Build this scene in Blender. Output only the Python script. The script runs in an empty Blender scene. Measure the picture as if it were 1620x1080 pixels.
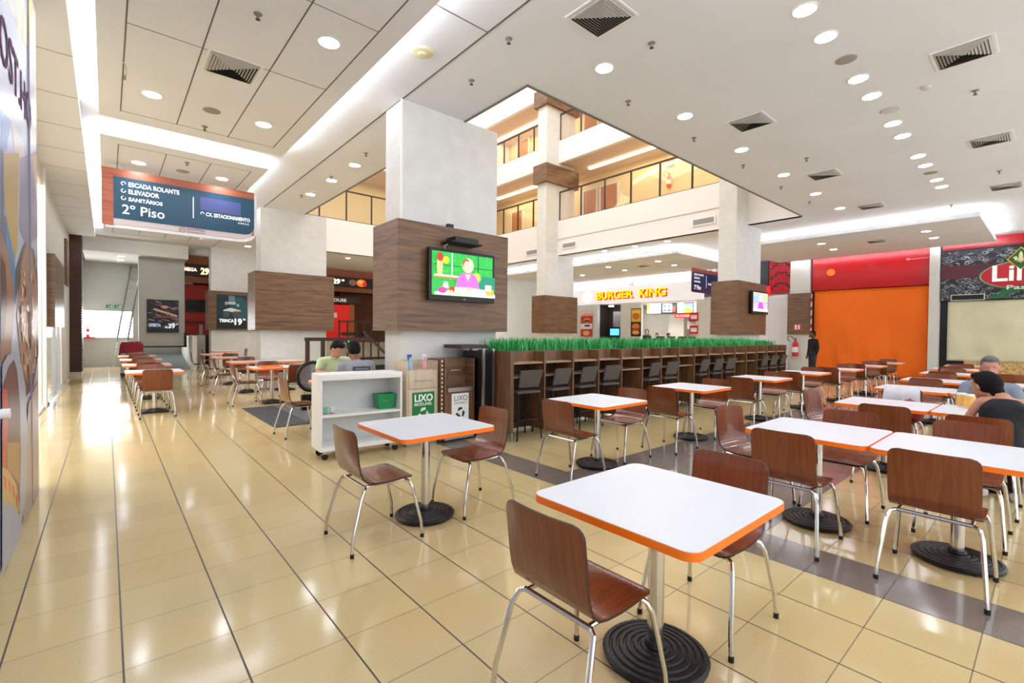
import bpy, bmesh, math, random
from mathutils import Vector, Matrix
random.seed(7)
SC = bpy.context.scene
COL = SC.collection
PI = math.pi

# ------------------------------------------------------------------ camera
CAM_H = 1.5
FPX, YAW, PITCH, ROLL = 745.0, math.radians(40.72), math.radians(-1.0), math.radians(0.55)
fw = Vector((math.sin(YAW)*math.cos(PITCH), math.cos(YAW)*math.cos(PITCH), math.sin(PITCH)))
r0 = Vector((math.cos(YAW), -math.sin(YAW), 0)); u0 = r0.cross(fw)
rt = math.cos(ROLL)*r0 + math.sin(ROLL)*u0
up = -math.sin(ROLL)*r0 + math.cos(ROLL)*u0
cd = bpy.data.cameras.new('camera'); cam = bpy.data.objects.new('camera', cd); COL.objects.link(cam)
cd.sensor_width = 36.0; cd.lens = 36.0*FPX/1620.0; cd.clip_end = 200; cd.clip_start = 0.05
cam.matrix_world = Matrix(((rt.x, up.x, -fw.x, 0), (rt.y, up.y, -fw.y, 0), (rt.z, up.z, -fw.z, CAM_H), (0, 0, 0, 1)))
SC.camera = cam

# ------------------------------------------------------------------ world, exposure, large lights
SC.view_settings.view_transform = 'Standard'; SC.view_settings.look = 'None'
SC.view_settings.gamma = 1.0; SC.view_settings.use_curve_mapping = False
SC.view_settings.exposure = 0.66
w = bpy.data.worlds.new('world'); SC.world = w; w.use_nodes = True
w.node_tree.nodes['Background'].inputs[0].default_value = (0.95, 0.97, 1.0, 1)
w.node_tree.nodes['Background'].inputs[1].default_value = 1.3
def area(name, loc, size, power, color=(1, 1, 1), rot=(0, 0, 0), sy=None):
    l = bpy.data.lights.new(name, 'AREA'); l.energy = power; l.color = color
    l.shape = 'RECTANGLE'; l.size = size; l.size_y = sy or size
    o = bpy.data.objects.new(name, l); COL.objects.link(o); o.location = loc; o.rotation_euler = rot
    return o
area('atrium_skylight_lamp', (9.0, 11.8, 14.5), 8, 820, (.97, .98, 1), sy=12)
area('window_daylight_lamp', (0.03, 24.8, 1.75), 1.5, 70, (.95, .98, 1), rot=(-PI/2, 0, 0), sy=1.1)

area('shop_fill_light', (-2.1, 11, 4.3), 2, 260, (1, .98, .95), sy=12)  # unseen fill added inside the shop to brighten the left ceiling

def bp(px, py, axis, val):
    """point where the ray seen at (px, py) of the 1620x1080 frame meets the plane axis=val"""
    d = fw + (px-810)/FPX*rt + (540-py)/FPX*up
    i = 'xyz'.index(axis); o = Vector((0, 0, CAM_H))
    return o + d*((val-o[i])/d[i])

# ------------------------------------------------------------------ materials
def lin(c):
    if isinstance(c, str):
        c = [int(c[i:i+2], 16)/255 for i in (0, 2, 4)]
    return tuple((x/12.92 if x <= .04045 else ((x+.055)/1.055)**2.4) for x in c[:3])
MATS = {}
def mat(key, color='cccccc', rough=.5, metal=0, emit=0, trans=0, coat=0, alpha=1, bump=0, bscale=60, var=0, vscale=3, spec=.5):
    if key in MATS: return MATS[key]
    m = bpy.data.materials.new(key); m.use_nodes = True; MATS[key] = m
    nt = m.node_tree; b = nt.nodes['Principled BSDF']; c = lin(color)
    b.inputs['Base Color'].default_value = (*c, 1); b.inputs['Roughness'].default_value = rough
    b.inputs['Metallic'].default_value = metal; b.inputs['Coat Weight'].default_value = coat
    b.inputs['Specular IOR Level'].default_value = spec
    b.inputs['Transmission Weight'].default_value = trans; b.inputs['Alpha'].default_value = alpha
    if emit:
        b.inputs['Emission Color'].default_value = (*c, 1); b.inputs['Emission Strength'].default_value = emit
    if bump or var:
        tc = nt.nodes.new('ShaderNodeTexCoord')
    if bump:
        n = nt.nodes.new('ShaderNodeTexNoise'); n.inputs['Scale'].default_value = bscale; n.inputs['Detail'].default_value = 4
        nt.links.new(tc.outputs['Object'], n.inputs['Vector'])
        bm = nt.nodes.new('ShaderNodeBump'); bm.inputs['Strength'].default_value = bump; bm.inputs['Distance'].default_value = .01
        nt.links.new(n.outputs['Fac'], bm.inputs['Height']); nt.links.new(bm.outputs['Normal'], b.inputs['Normal'])
    if var:
        n = nt.nodes.new('ShaderNodeTexNoise'); n.inputs['Scale'].default_value = vscale; n.inputs['Detail'].default_value = 6
        nt.links.new(tc.outputs['Object'], n.inputs['Vector'])
        r = nt.nodes.new('ShaderNodeValToRGB')
        r.color_ramp.elements[0].position = .3; r.color_ramp.elements[1].position = .7
        r.color_ramp.elements[0].color = (*[x*(1-var) for x in c], 1); r.color_ramp.elements[1].color = (*[min(1, x*(1+var)) for x in c], 1)
        nt.links.new(n.outputs['Fac'], r.inputs['Fac']); nt.links.new(r.outputs['Color'], b.inputs['Base Color'])
    return m
def wood(key, dark, light, grain='z', rough=.35, fine=16, coat=0, stretch=.7):
    """grain = axis across which the rings vary fast"""
    if key in MATS: return MATS[key]
    m = bpy.data.materials.new(key); m.use_nodes = True; MATS[key] = m
    nt = m.node_tree; b = nt.nodes['Principled BSDF']; b.inputs['Roughness'].default_value = rough; b.inputs['Coat Weight'].default_value = coat
    tc = nt.nodes.new('ShaderNodeTexCoord'); mp = nt.nodes.new('ShaderNodeMapping')
    nt.links.new(tc.outputs['Object'], mp.inputs['Vector'])
    s = [stretch]*3
    for a in grain: s['xyz'.index(a)] = fine
    mp.inputs['Scale'].default_value = s
    n = nt.nodes.new('ShaderNodeTexNoise'); n.inputs['Scale'].default_value = 1.6; n.inputs['Detail'].default_value = 8; n.inputs['Roughness'].default_value = .62
    n.inputs['Distortion'].default_value = .6
    nt.links.new(mp.outputs['Vector'], n.inputs['Vector'])
    r = nt.nodes.new('ShaderNodeValToRGB'); e = r.color_ramp.elements
    e[0].position = .3; e[0].color = (*lin(dark), 1); e[1].position = .72; e[1].color = (*lin(light), 1)
    mid = e.new(.5); a, c = lin(dark), lin(light); mid.color = (*[(x*.45+y*.55) for x, y in zip(a, c)], 1)
    nt.links.new(n.outputs['Fac'], r.inputs['Fac']); nt.links.new(r.outputs['Color'], b.inputs['Base Color'])
    return m

def floor_mat():
    m = bpy.data.materials.new('terrazzo_tile_floor'); m.use_nodes = True
    nt = m.node_tree; L = nt.links; N = nt.nodes; b = N['Principled BSDF']
    tc = N.new('ShaderNodeTexCoord'); sp = N.new('ShaderNodeSeparateXYZ'); L.new(tc.outputs['Object'], sp.inputs[0])
    def mth(op, a, bb=None, c=None):
        n = N.new('ShaderNodeMath'); n.operation = op
        for i, v in enumerate((a, bb, c)):
            if v is None: continue
            if isinstance(v, (int, float)): n.inputs[i].default_value = v
            else: L.new(v, n.inputs[i])
        return n.outputs[0]
    X, Y = sp.outputs['X'], sp.outputs['Y']
    u = mth('DIVIDE', mth('SUBTRACT', X, .05), .415); v = mth('DIVIDE', mth('SUBTRACT', Y, .63), .405)
    def line(t, wd):
        f = mth('FRACT', t); d = mth('MINIMUM', f, mth('SUBTRACT', 1.0, f)); return mth('LESS_THAN', d, wd)
    gx, gy = line(u, .010), line(v, .006)
    cmb = N.new('ShaderNodeCombineXYZ'); L.new(mth('FLOOR', u), cmb.inputs[0]); L.new(mth('FLOOR', v), cmb.inputs[1])
    wn = N.new('ShaderNodeTexWhiteNoise'); wn.noise_dimensions = '2D'; L.new(cmb.outputs[0], wn.inputs['Vector'])
    inb = mth('MULTIPLY', mth('GREATER_THAN', X, 3.37), mth('LESS_THAN', X, 3.785))
    inc = mth('MULTIPLY', mth('GREATER_THAN', X, 3.37), mth('MULTIPLY', mth('GREATER_THAN', Y, 1.44), mth('LESS_THAN', Y, 3.465)))
    gray = mth('MAXIMUM', mth('MULTIPLY', inb, mth('LESS_THAN', Y, 6.7)), inc)
    n1 = N.new('ShaderNodeTexNoise'); n1.inputs['Scale'].default_value = 260; n1.inputs['Detail'].default_value = 2; L.new(tc.outputs['Object'], n1.inputs['Vector'])
    n2 = N.new('ShaderNodeTexNoise'); n2.inputs['Scale'].default_value = 1.3; n2.inputs['Detail'].default_value = 5; L.new(tc.outputs['Object'], n2.inputs['Vector'])
    def mix(f, a, bb, bt='MIX'):
        n = N.new('ShaderNodeMix'); n.data_type = 'RGBA'; n.blend_type = bt
        for s, v in ((n.inputs[0], f), (n.inputs[6], a), (n.inputs[7], bb)):
            if isinstance(v, tuple): s.default_value = (*v, 1)
            elif isinstance(v, (int, float)): s.default_value = v
            else: L.new(v, s)
        return n.outputs[2]
    r1 = N.new('ShaderNodeValToRGB'); r1.color_ramp.elements[0].position = .42; r1.color_ramp.elements[1].position = .62
    L.new(n1.outputs['Fac'], r1.inputs['Fac'])
    beige = mix(r1.outputs['Color'], lin('c6b07c'), lin('dccb9c'))
    beige = mix(mth('MULTIPLY', n2.outputs['Fac'], .5), beige, lin('c6ac72'))
    beige = mix(mth('MULTIPLY', wn.outputs['Value'], .22), beige, lin('b09c74'))
    grayc = mix(r1.outputs['Color'], lin('6f655e'), lin('8c8178'))
    c = mix(gray, beige, grayc)
    g = mth('MAXIMUM', gx, mth('MULTIPLY', gy, .75))
    c = mix(g, c, lin('4a4238'))
    L.new(c, b.inputs['Base Color'])
    rr = mth('ADD', mth('MULTIPLY', n2.outputs['Fac'], .10), .07)
    rr = mth('ADD', rr, mth('MULTIPLY', g, .3)); L.new(rr, b.inputs['Roughness'])
    bn = N.new('ShaderNodeTexNoise'); bn.inputs['Scale'].default_value = 5; L.new(tc.outputs['Object'], bn.inputs['Vector'])
    hh = mth('SUBTRACT', mth('MULTIPLY', bn.outputs['Fac'], .12), mth('MULTIPLY', g, 1.0))
    bu = N.new('ShaderNodeBump'); bu.inputs['Strength'].default_value = .07; bu.inputs['Distance'].default_value = .01
    L.new(hh, bu.inputs['Height']); L.new(bu.outputs['Normal'], b.inputs['Normal'])
    return m

M = dict(
 ceil=mat('ceiling_paint', 'e9eaee', .85, var=.03, vscale=.8),
 cream=mat('cream_wall_paint', 'dddbd2', .8, bump=.15, bscale=40, var=.03, vscale=2),
 stucco=mat('pale_column_plaster', 'dad9d4', .75, bump=.5, bscale=22, var=.05, vscale=5),
 white=mat('white_paint', 'f0efec', .5), slab=mat('white_slab_paint', 'efeae6', .7),
 greyw=mat('grey_wall_paint', 'b9b8b0', .8, var=.04), warmw=mat('warm_corridor_paint', 'dfcda2', .8),
 dark=mat('dark_metal', '191615', .4, spec=.3), brownm=mat('brown_painted_metal', '3a2320', .4), black=mat('black_plastic', '0d0d0e', .35),
 chrome=mat('chrome_tube', 'd6d4d0', .14, 1), steel=mat('brushed_aluminium', 'a9a9aa', .32, 1),
 wal=wood('walnut_laminate_panel', '4a3222', '8a6748', 'z', .38, 15, stretch=1.1),
 walv=wood('walnut_laminate_upright', '4b3120', '87603e', 'xy', .4, 15),
 lightw=wood('pale_oak_laminate', 'b9a488', 'd9c9b0', 'xy', .45, 22),
 ply=wood('stained_plywood_shell', '672e15', '84441f', 'y', .25, 30, .35, stretch=2.2),
 plye=mat('plywood_shell_edge', '2d1209', .5),
 lam=mat('white_table_laminate', 'dcdfe4', .32), orange=mat('orange_edge_band', 'ff7a0c', .4),
 iron=mat('black_cast_iron', '101013', .42, .2, bump=.4, bscale=30), rubber=mat('black_rubber', '101010', .7),
 red=mat('glossy_red_fascia', 'c00412', .3, coat=.1, var=.06, vscale=1.5), redm=mat('red_paint', 'b81818', .5),
 orangec=mat('orange_curtain_fabric', 'ff7408', .75, var=.05, vscale=1), beigec=mat('beige_curtain_fabric', 'dcd8b4', .8, var=.04),
 whitec=mat('white_curtain_fabric', 'eceaec', .8), blue=mat('sign_blue', '12455f', .35),
 redwood=wood('reddish_sign_wood', '8b4030', 'b56a48', 'z', .4, 12), lamp=mat('lamp_diffuser', 'e9f1ff', .5, emit=44),
 cove=mat('cove_strip_light', 'f4f7ff', .5, emit=22), warmcove=mat('warm_cove_light', 'ffe6bc', .5, emit=5),
 grille=mat('vent_metal', 'b8b6b2', .5), green=mat('green_bucket_plastic', '0f8a4c', .4), winglow=mat('bright_frosted_window', 'f4f8ff', .5, emit=3.2),
 glass=mat('clear_glass', 'ffffff', .02, trans=1, alpha=.12), redc=mat('sign_red', 'd01820', .4), yellow=mat('sign_yellow', 'ffc000', .4, emit=.5),
)
def C(hexc, rough=.5, emit=0):
    return mat('paint_%s%s' % (hexc, '_lit' if emit else ''), hexc, rough, emit=emit)

# ------------------------------------------------------------------ mesh helpers
class MB:
    def __init__(s): s.v = []; s.f = []; s.m = []
    def add(s, vs, fs, mi=0):
        o = len(s.v); s.v += [tuple(v) for v in vs]; s.f += [[i+o for i in f] for f in fs]; s.m += [mi]*len(fs); return s
    def box(s, x0, x1, y0, y1, z0, z1, mi=0):
        v = [(x, y, z) for z in (z0, z1) for y in (y0, y1) for x in (x0, x1)]
        return s.add(v, [(0, 2, 3, 1), (4, 5, 7, 6), (0, 1, 5, 4), (2, 6, 7, 3), (0, 4, 6, 2), (1, 3, 7, 5)], mi)
    def obox(s, c, size, rz=0, rx=0, ry=0, mi=0):
        R = Matrix.Rotation(rz, 3, 'Z') @ Matrix.Rotation(ry, 3, 'Y') @ Matrix.Rotation(rx, 3, 'X')
        a, b, d = [q/2 for q in size]; o = MB().box(-a, a, -b, b, -d, d)
        return s.add([R @ Vector(v) + Vector(c) for v in o.v], o.f, mi)
    def beam(s, p0, p1, w, h, mi=0):
        p0, p1 = Vector(p0), Vector(p1); d = (p1-p0).normalized()
        a = Vector((0, 0, 1)) if abs(d.z) < .95 else Vector((1, 0, 0))
        x = d.cross(a).normalized(); y = x.cross(d)
        v = [p + x*i*w/2 + y*j*h/2 for p in (p0, p1) for i, j in ((-1, -1), (1, -1), (1, 1), (-1, 1))]
        return s.add(v, [(0, 3, 2, 1), (4, 5, 6, 7), (0, 1, 5, 4), (1, 2, 6, 5), (2, 3, 7, 6), (3, 0, 4, 7)], mi)
    def tube(s, pts, r, n=8, closed=False, mi=0):
        P = [Vector(p) for p in pts]; k = len(P); R = r if isinstance(r, (list, tuple)) else [r]*k
        vs = []; prev = None
        for i, p in enumerate(P):
            if closed: d = (P[(i+1) % k]-P[i-1]).normalized()
            else: d = (P[min(i+1, k-1)]-P[max(i-1, 0)]).normalized()
            if prev is None:
                a = Vector((0, 0, 1)) if abs(d.z) < .9 else Vector((1, 0, 0)); x = d.cross(a).normalized()
            else: x = (prev - d*prev.dot(d)).normalized()
            prev = x; y = d.cross(x)
            vs += [p + (x*math.cos(2*PI*j/n)+y*math.sin(2*PI*j/n))*R[i] for j in range(n)]
        fs = []
        for i in range(k if closed else k-1):
            a, b = i*n, ((i+1) % k)*n
            fs += [(a+j, a+(j+1) % n, b+(j+1) % n, b+j) for j in range(n)]
        if not closed: fs += [tuple(range(n))[::-1], tuple((k-1)*n+j for j in range(n))]
        return s.add(vs, fs, mi)
    def lathe(s, prof, c=(0, 0, 0), n=24, mi=0, caps=True):
        vs = [(c[0]+r*math.cos(2*PI*j/n), c[1]+r*math.sin(2*PI*j/n), c[2]+z) for r, z in prof for j in range(n)]
        fs = [(i*n+j, i*n+(j+1) % n, (i+1)*n+(j+1) % n, (i+1)*n+j) for i in range(len(prof)-1) for j in range(n)]
        if caps: fs += [tuple(range(n))[::-1], tuple((len(prof)-1)*n+j for j in range(n))]
        return s.add(vs, fs, mi)
    def prism(s, poly, o, u, v, t, mi=0):
        o, u, v = Vector(o), Vector(u), Vector(v); w_ = u.cross(v).normalized()*t; k = len(poly)
        a = [o+u*p[0]+v*p[1] for p in poly]; vs = a+[p+w_ for p in a]
        fs = [tuple(range(k))[::-1], tuple(range(k, 2*k))]+[(i, (i+1) % k, k+(i+1) % k, k+i) for i in range(k)]
        return s.add(vs, fs, mi)
    def build(s, name, mats, parent=None, smooth=False, bevel=0, kind=None, angle=35):
        me = bpy.data.meshes.new(name); me.from_pydata(s.v, [], s.f); me.update()
        if not isinstance(mats, (list, tuple)): mats = [mats]
        for m_ in mats: me.materials.append(m_)
        if len(mats) > 1: me.polygons.foreach_set('material_index', s.m)
        bm = bmesh.new(); bm.from_mesh(me); bmesh.ops.recalc_face_normals(bm, faces=bm.faces)
        if bevel: bmesh.ops.bevel(bm, geom=bm.edges[:], offset=bevel, segments=2, affect='EDGES', profile=.6)
        bm.to_mesh(me); bm.free()
        if smooth or bevel:
            me.shade_smooth(); me.set_sharp_from_angle(angle=math.radians(angle))
        o = bpy.data.objects.new(name, me); COL.objects.link(o)
        if parent: o.parent = parent
        if kind: o['kind'] = kind
        return o
def rrect(w_, h_, r, n=5, cx=0, cy=0):
    P = []
    for sx, sy, a0 in ((1, 1, 0), (-1, 1, 90), (-1, -1, 180), (1, -1, 270)):
        for i in range(n+1):
            a = math.radians(a0+90*i/n); P.append((cx+sx*(w_/2-r)+r*math.cos(a), cy+sy*(h_/2-r)+r*math.sin(a)))
    return P
def ell(cx, cy, a, b, n=28): return [(cx+a*math.cos(2*PI*i/n), cy+b*math.sin(2*PI*i/n)) for i in range(n)]
def struct(name, mb, m, **k): return mb.build(name, m, kind='structure', **k)
def thing(name, label, cat, loc=(0, 0, 0), rz=0, group=None):
    o = bpy.data.objects.new(name, None); COL.objects.link(o); o.location = loc; o.rotation_euler = (0, 0, rz); o.empty_display_size = .1
    return tag(o, label, cat, group)
def tag(o, label, cat, group=None):
    o['label'] = label; o['category'] = cat
    if group: o['group'] = group
    return o
def dup(o, parent=None):
    c = o.copy(); COL.objects.link(c)
    if parent: c.parent = parent
    for ch in list(o.children): dup(ch, c)
    return c
def place(proto, used, loc, rz, label, cat=None, group=None):
    o = proto if not used else dup(proto)
    o.location = loc; o.rotation_euler = (0, 0, rz); o['label'] = label
    if cat: o['category'] = cat
    if group: o['group'] = group
    return o
def picture(name, o, u, v, W, H, shapes, parent=None, emit=0, step=.0012, rough=.5):
    """printed or lit picture: flat shapes in 0..1 coordinates over a base; o is the lower left corner"""
    o, u, v = Vector(o), Vector(u).normalized(), Vector(v).normalized(); n = u.cross(v)
    mb = MB(); mats = []; idx = {}
    for k, (c, poly) in enumerate(shapes):
        if c not in idx: idx[c] = len(mats); mats.append(C(c, rough, emit))
        pts = [o+u*(max(0, min(1, p[0]))*W)+v*(max(0, min(1, p[1]))*H)+n*(step*(k+1)) for p in poly]
        mb.add(pts, [tuple(range(len(pts)))], idx[c])
    me = bpy.data.meshes.new(name); me.from_pydata(mb.v, [], mb.f); me.update()
    for m_ in mats: me.materials.append(m_)
    me.polygons.foreach_set('material_index', mb.m)
    ob = bpy.data.objects.new(name, me); COL.objects.link(ob)
    if parent: ob.parent = parent
    return ob
def R_(x0, y0, x1, y1): return [(x0, y0), (x1, y0), (x1, y1), (x0, y1)]
def text(name, body, size, o, u, v, m, parent=None, ext=.003, bold=0, align='LEFT', sx=1, shear=0, fit=None, fith=None):
    cu = bpy.data.curves.new(name, 'FONT'); cu.body = body; cu.size = size; cu.extrude = ext; cu.offset = bold; cu.align_x = align
    cu.shear = shear; cu.resolution_u = 3
    t = bpy.data.objects.new(name, cu); COL.objects.link(t)
    dg = bpy.context.evaluated_depsgraph_get(); me = bpy.data.meshes.new_from_object(t.evaluated_get(dg))
    bpy.data.objects.remove(t); o, u, v = Vector(o), Vector(u).normalized(), Vector(v).normalized(); n = u.cross(v)
    xs = [q.co.x for q in me.vertices]; ys = [q.co.y for q in me.vertices]; x0 = min(xs); sy_ = 1
    if fith: sy_ = fith/(max(ys)-min(ys))
    if fit: sx = fit/(max(xs)-x0)
    else: x0 = 0
    for q in me.vertices: q.co.x -= x0; q.co.y *= sy_
    for q in me.vertices: q.co = o+u*q.co.x*sx+v*q.co.y+n*(q.co.z+ext)
    me.materials.clear(); me.materials.append(m)
    ob = bpy.data.objects.new(name, me); COL.objects.link(ob)
    if parent: ob.parent = parent
    return ob
UX, UY, UZ = (1, 0, 0), (0, 1, 0), (0, 0, 1)
NX, NY = (-1, 0, 0), (0, -1, 0)

# ================================================================== LARGE STRUCTURE
HC = 4.68
struct('floor', MB().box(-3.5, 25, -4, 28, -.1, 0), floor_mat())
# ceilings: main slab around the atrium opening (x 4.11..13.95, y 4.51..19)
cb = MB()
cb.box(-1.2, 4.11, -4, 28, HC, HC+.25); cb.box(4.11, 25, -4, 4.51, HC, HC+.25)
cb.box(13.95, 25, 4.51, 28, HC, HC+.25); cb.box(4.11, 13.95, 19, 28, HC, HC+.25)
struct('ceiling', cb, M['ceil'])
seam = mat('ceiling_joint', '6d6862', .9)
sb = MB().box(3.06, 3.08, -2, 22, HC-.004, HC+.01)
for y in (1.4, 4.0): sb.box(2.3, 3.06, y, y+.012, HC-.003, HC+.01)
struct('trim_1', sb, seam)
eg = MB().box(4.08, 4.12, 4.49, 19, HC-.012, HC+.3); eg.box(4.11, 13.95, 4.49, 4.53, HC-.012, HC+.3)
struct('trim_2', eg, mat('atrium_edge_profile', '7c776f', .7))
# dropped ceiling panels on the left with light troughs around them
def drop_panel(name, x0, x1, y0, y1, z0, z1, seams, cross, m=None):
    o = struct(name, MB().box(x0, x1, y0, y1, z0, z1), m or M['ceil'])
    sb = MB()
    for x in seams: sb.box(x, x+.012, y0+.35, y1-.35, z0-.003, z0+.005)
    for y in cross: sb.box(seams[0], seams[-1], y, y+.006, z0-.003, z0+.005)
    if seams: sb.build('joint', seam, o)
    g = MB()
    g.box(x0+.05, x1-.05, y0+.04, y0+.09, z1, z1+.03); g.box(x0+.05, x1-.05, y1-.09, y1-.04, z1, z1+.03)
    g.box(x0+.04, x0+.09, y0+.1, y1-.1, z1, z1+.03); g.box(x1-.09, x1-.04, y0+.1, y1-.1, z1, z1+.03)
    g.build('cove_light', M['cove'], o)
    return o
drop_panel('ceiling_panel_1', -.07, 2.3, -3, 8.82, 4.5, 4.56, [.15, .78, 1.43, 2.07], [2.6, 4.5, 6.0, 8.45])
drop_panel('ceiling_panel_2', -.07, 2.3, 9.65, 19.6, 4.5, 4.6, [.15, .78, 1.43, 2.07], [10.0, 12.5, 15, 19.2])
drop_panel('ceiling_panel_3', 15.9, 20.4, 1.3, 7.4, 4.42, 4.54, [], [])
drop_panel('ceiling_panel_4', 15.3, 20.2, 8.9, 19.5, 4.4, 4.5, [], [])
so = struct('ceiling_left_soffit', MB().box(-.9, -.27, -3, 20.5, 4.5, 4.6), M['ceil'])
sb = MB()
for k in range(14): sb.box(-.9, -.27, .9+1.25*k, .906+1.25*k, 4.497, 4.505)
sb.build('joint', seam, so)
# walls
wl = MB().box(-1.0, -.9, 12.55, 22, 3.1, 4.7); wl.box(-1.0, -.9, 12.55, 13.0, 0, 3.1); wl.box(-1.0, -.9, 17.1, 22, 0, 3.1)
wl.box(-1.0, -.9, 6.3, 12.55, 4.2, 4.7)
struct('wall_left', wl, M['cream'])
struct('wall_shop', MB().box(-3.4, -3.3, 5, 22, 0, 4.7), M['cream'])
struct('wall_shop_end', MB().box(-3.3, -1.0, 21.9, 22, 0, 4.7), M['cream'])
fwl = MB()
fwl.box(-1.2, 2.9, 25, 25.15, 0, 1.17); fwl.box(-1.2, 2.9, 25, 25.15, 2.25, 4.7); fwl.box(.82, 2.9, 25, 25.15, 1.17, 2.25); fwl.box(-1.2, -.9, 25, 25.15, 1.17, 2.25)
struct('wall_far', fwl, M['greyw'])
wo = struct('window_1', MB().box(-.9, .82, 25.04, 25.08, 1.17, 2.25), M['winglow'])
MB().box(-.9, .82, 24.98, 25.03, 1.15, 1.18).box(-.9, .82, 24.98, 25.03, 2.23, 2.26).box(-.02, .0, 24.98, 25.03, 1.17, 2.25).build('window_frame', M['white'], wo)
struct('wall_far_side', MB().box(-.95, -.85, 21.5, 25, 0, 4.7), M['greyw'])
# slatted dark brown pier at the end of the left wall
pm = wood('brown_slatted_cladding', '2e1712', '55301f', 'z', .5, 14)
pr = MB().box(-1.15, -.62, 20.6, 21.6, .12, 4.65)
for k in range(56): pr.box(-1.16, -.6, 20.585, 21.6, .14+k*.08, .19+k*.08)
struct('wall_pier', pr, pm)
struct('baseboard_pier', MB().box(-1.15, -.62, 20.6, 21.6, 0, .12), M['cream'])
# bulkhead and poster wall at the far end
struct('ceiling_bulkhead', MB().box(-.62, 2.37, 21.7, 25, 4.2, 4.68), M['cream'])
struct('wall_poster', MB().box(.9, 2.3, 22.2, 22.6, .88, 4.2), M['greyw'])
struct('trim_3', MB().box(.9, 2.34, 22.15, 22.25, .84, .89).box(2.28, 2.36, 22.15, 22.25, .84, 1.4), M['dark'])
rp = MB(); rp.add([(1.1, 21.6, 0), (2.5, 21.6, 0), (2.5, 24.8, .0), (1.1, 24.8, .0), (1.1, 24.8, .5), (2.5, 24.8, .5)], [(0, 1, 5, 4), (0, 4, 3), (1, 2, 5), (3, 4, 5, 2), (0, 3, 2, 1)])
struct('floor_ramp', rp, mat('ramp_paint', '7e8584', .6))
struct('wall_ramp', MB().box(2.45, 2.6, 21.4, 24.8, 0, 1.28).box(.82, .95, 22.0, 24.8, 0, 1.0).box(2.6, 3.1, 23.1, 23.2, 0, 1.3), M['cream'])
# restaurant front beyond
RM = mat('dark_red_restaurant_wall', '5a130c', .6, var=.15)
struct('wall_restaurant', MB().box(2.3, 14, 25.4, 25.5, 0, 4.68), RM)
struct('wall_restaurant_beam', MB().box(2.4, 14, 24.0, 24.5, 3.55, 3.78), wood('amber_wood_beam', '6b3a1c', '9c6236', 'z', .5))
struct('wall_restaurant_header', MB().box(2.4, 14, 24.1, 24.6, 4.3, 4.68), mat('terracotta_header', 'a8694c', .7))
struct('wall_restaurant_brick', MB().box(9.4, 14, 24.9, 25.2, 0, 3.55), mat('brown_brick', '5c3424', .8, var=.3, vscale=12))
# east wall (plane x = 21.1) and the shops in it
EW = 21.1
struct('wall_east', MB().box(EW+.4, EW+.6, -4, 10.4, 0, 4.68).box(EW-.2, EW+.4, 6.42, 7.12, 0, 4.68).box(EW-.35, EW+.4, 2.62, 2.86, 0, 4.68), M['cream'])
struct('wall_burger', MB().box(20.8, 21.0, 10.4, 11.05, 0, 3.2).box(20.8, 21.0, 14.05, 15.3, 0, 3.2).box(20.8, 21.0, 16.85, 19.5, 0, 3.2).box(20.75, 21.0, 10.4, 26, 3.9, 4.68).box(20.8, 21.0, 19.5, 26, 0, 4.0).box(21.0, 25, 10.3, 10.4, 0, 4.68), M['cream'])
struct('wall_burger_kitchen', MB().box(23.8, 24, 10.3, 18, 0, 4.6).box(21.0, 23.8, 17.4, 17.5, 0, 4.6), M['cream'])
struct('wall_burger_soda_niche', MB().box(21.8, 21.9, 15.2, 16.95, 0, 3.2).box(21, 21.8, 15.2, 15.25, 0, 3.2).box(21, 21.8, 16.9, 16.95, 0, 3.2), mat('dark_niche_wall', '3b332f', .6))
struct('ceiling_burger', MB().box(21.0, 23.8, 10.4, 17.4, 3.15, 3.25), M['ceil'])
# atrium: fascias, corridors, upper floors
ax = MB()
ax.box(13.93, 14.12, 4.54, 19.2, HC, 6.08); ax.box(13.95, 14.12, 4.51, 19.2, 8.42, 9.32); ax.box(13.95, 14.12, 4.51, 19.2, 11.4, 12.4)
ax.box(4.13, 13.93, 18.98, 19.17, HC, 6.0); ax.box(4.11, 14.12, 19.0, 19.17, 8.42, 9.32)
struct('wall_atrium_fascia', ax, M['slab'])
struct('wall_atrium_joint', MB().box(13.915, 13.93, 6.5, 13.4, 5.32, 5.335), mat('slab_joint', 'b8b0aa', .8))
cf = MB()
for z in (4.93, 8.42, 11.4):
    cf.box(14.12, 17.2, 4.51, 21, z if z > 5 else 4.93, z+.3); cf.box(4.11, 14.12, 19.17, 21.5, z, z+.3)
struct('ceiling_upper_corridors', cf, mat('pinkish_corridor_ceiling', 'd9c4b4', .8))
struct('wall_upper_corridor', MB().box(16.2, 16.4, 4.51, 21.5, 4.93, 13).box(4.11, 16.2, 21.2, 21.4, 4.93, 13), M['warmw'])
struct('wall_atrium_upper', MB().box(3.9, 4.1, 4.3, 19.2, 4.93, 14.8).box(4.1, 17, 4.3, 4.45, 4.93, 14.8).box(14.0, 17, 4.45, 21, 12.4, 14.8).box(4.1, 17, 19.2, 21, 9.32, 14.8), M['slab'])
struct('ceiling_atrium', MB().box(3.8, 17, 4.3, 21.4, 14.8, 15), M['slab'])
wc = MB()
for z in (8.40, 11.38): wc.box(15.2, 15.35, 6.6, 12.9, z-.04, z); wc.box(15.2, 15.35, 14, 19, z-.04, z)
wc.build('trim_4', M['warmcove'], kind='structure')
for k, (y, z) in enumerate([(9, 8.3), (16.5, 8.3), (8.5, 11.3), (16.5, 11.3)]):
    area('corridor_lamp', (15.5, y, z), 1, 34, (1, .84, .55), sy=5)
area('north_corridor_lamp', (9, 20.2, 8.3), 8, 30, (1, .85, .62), sy=1)
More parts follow.
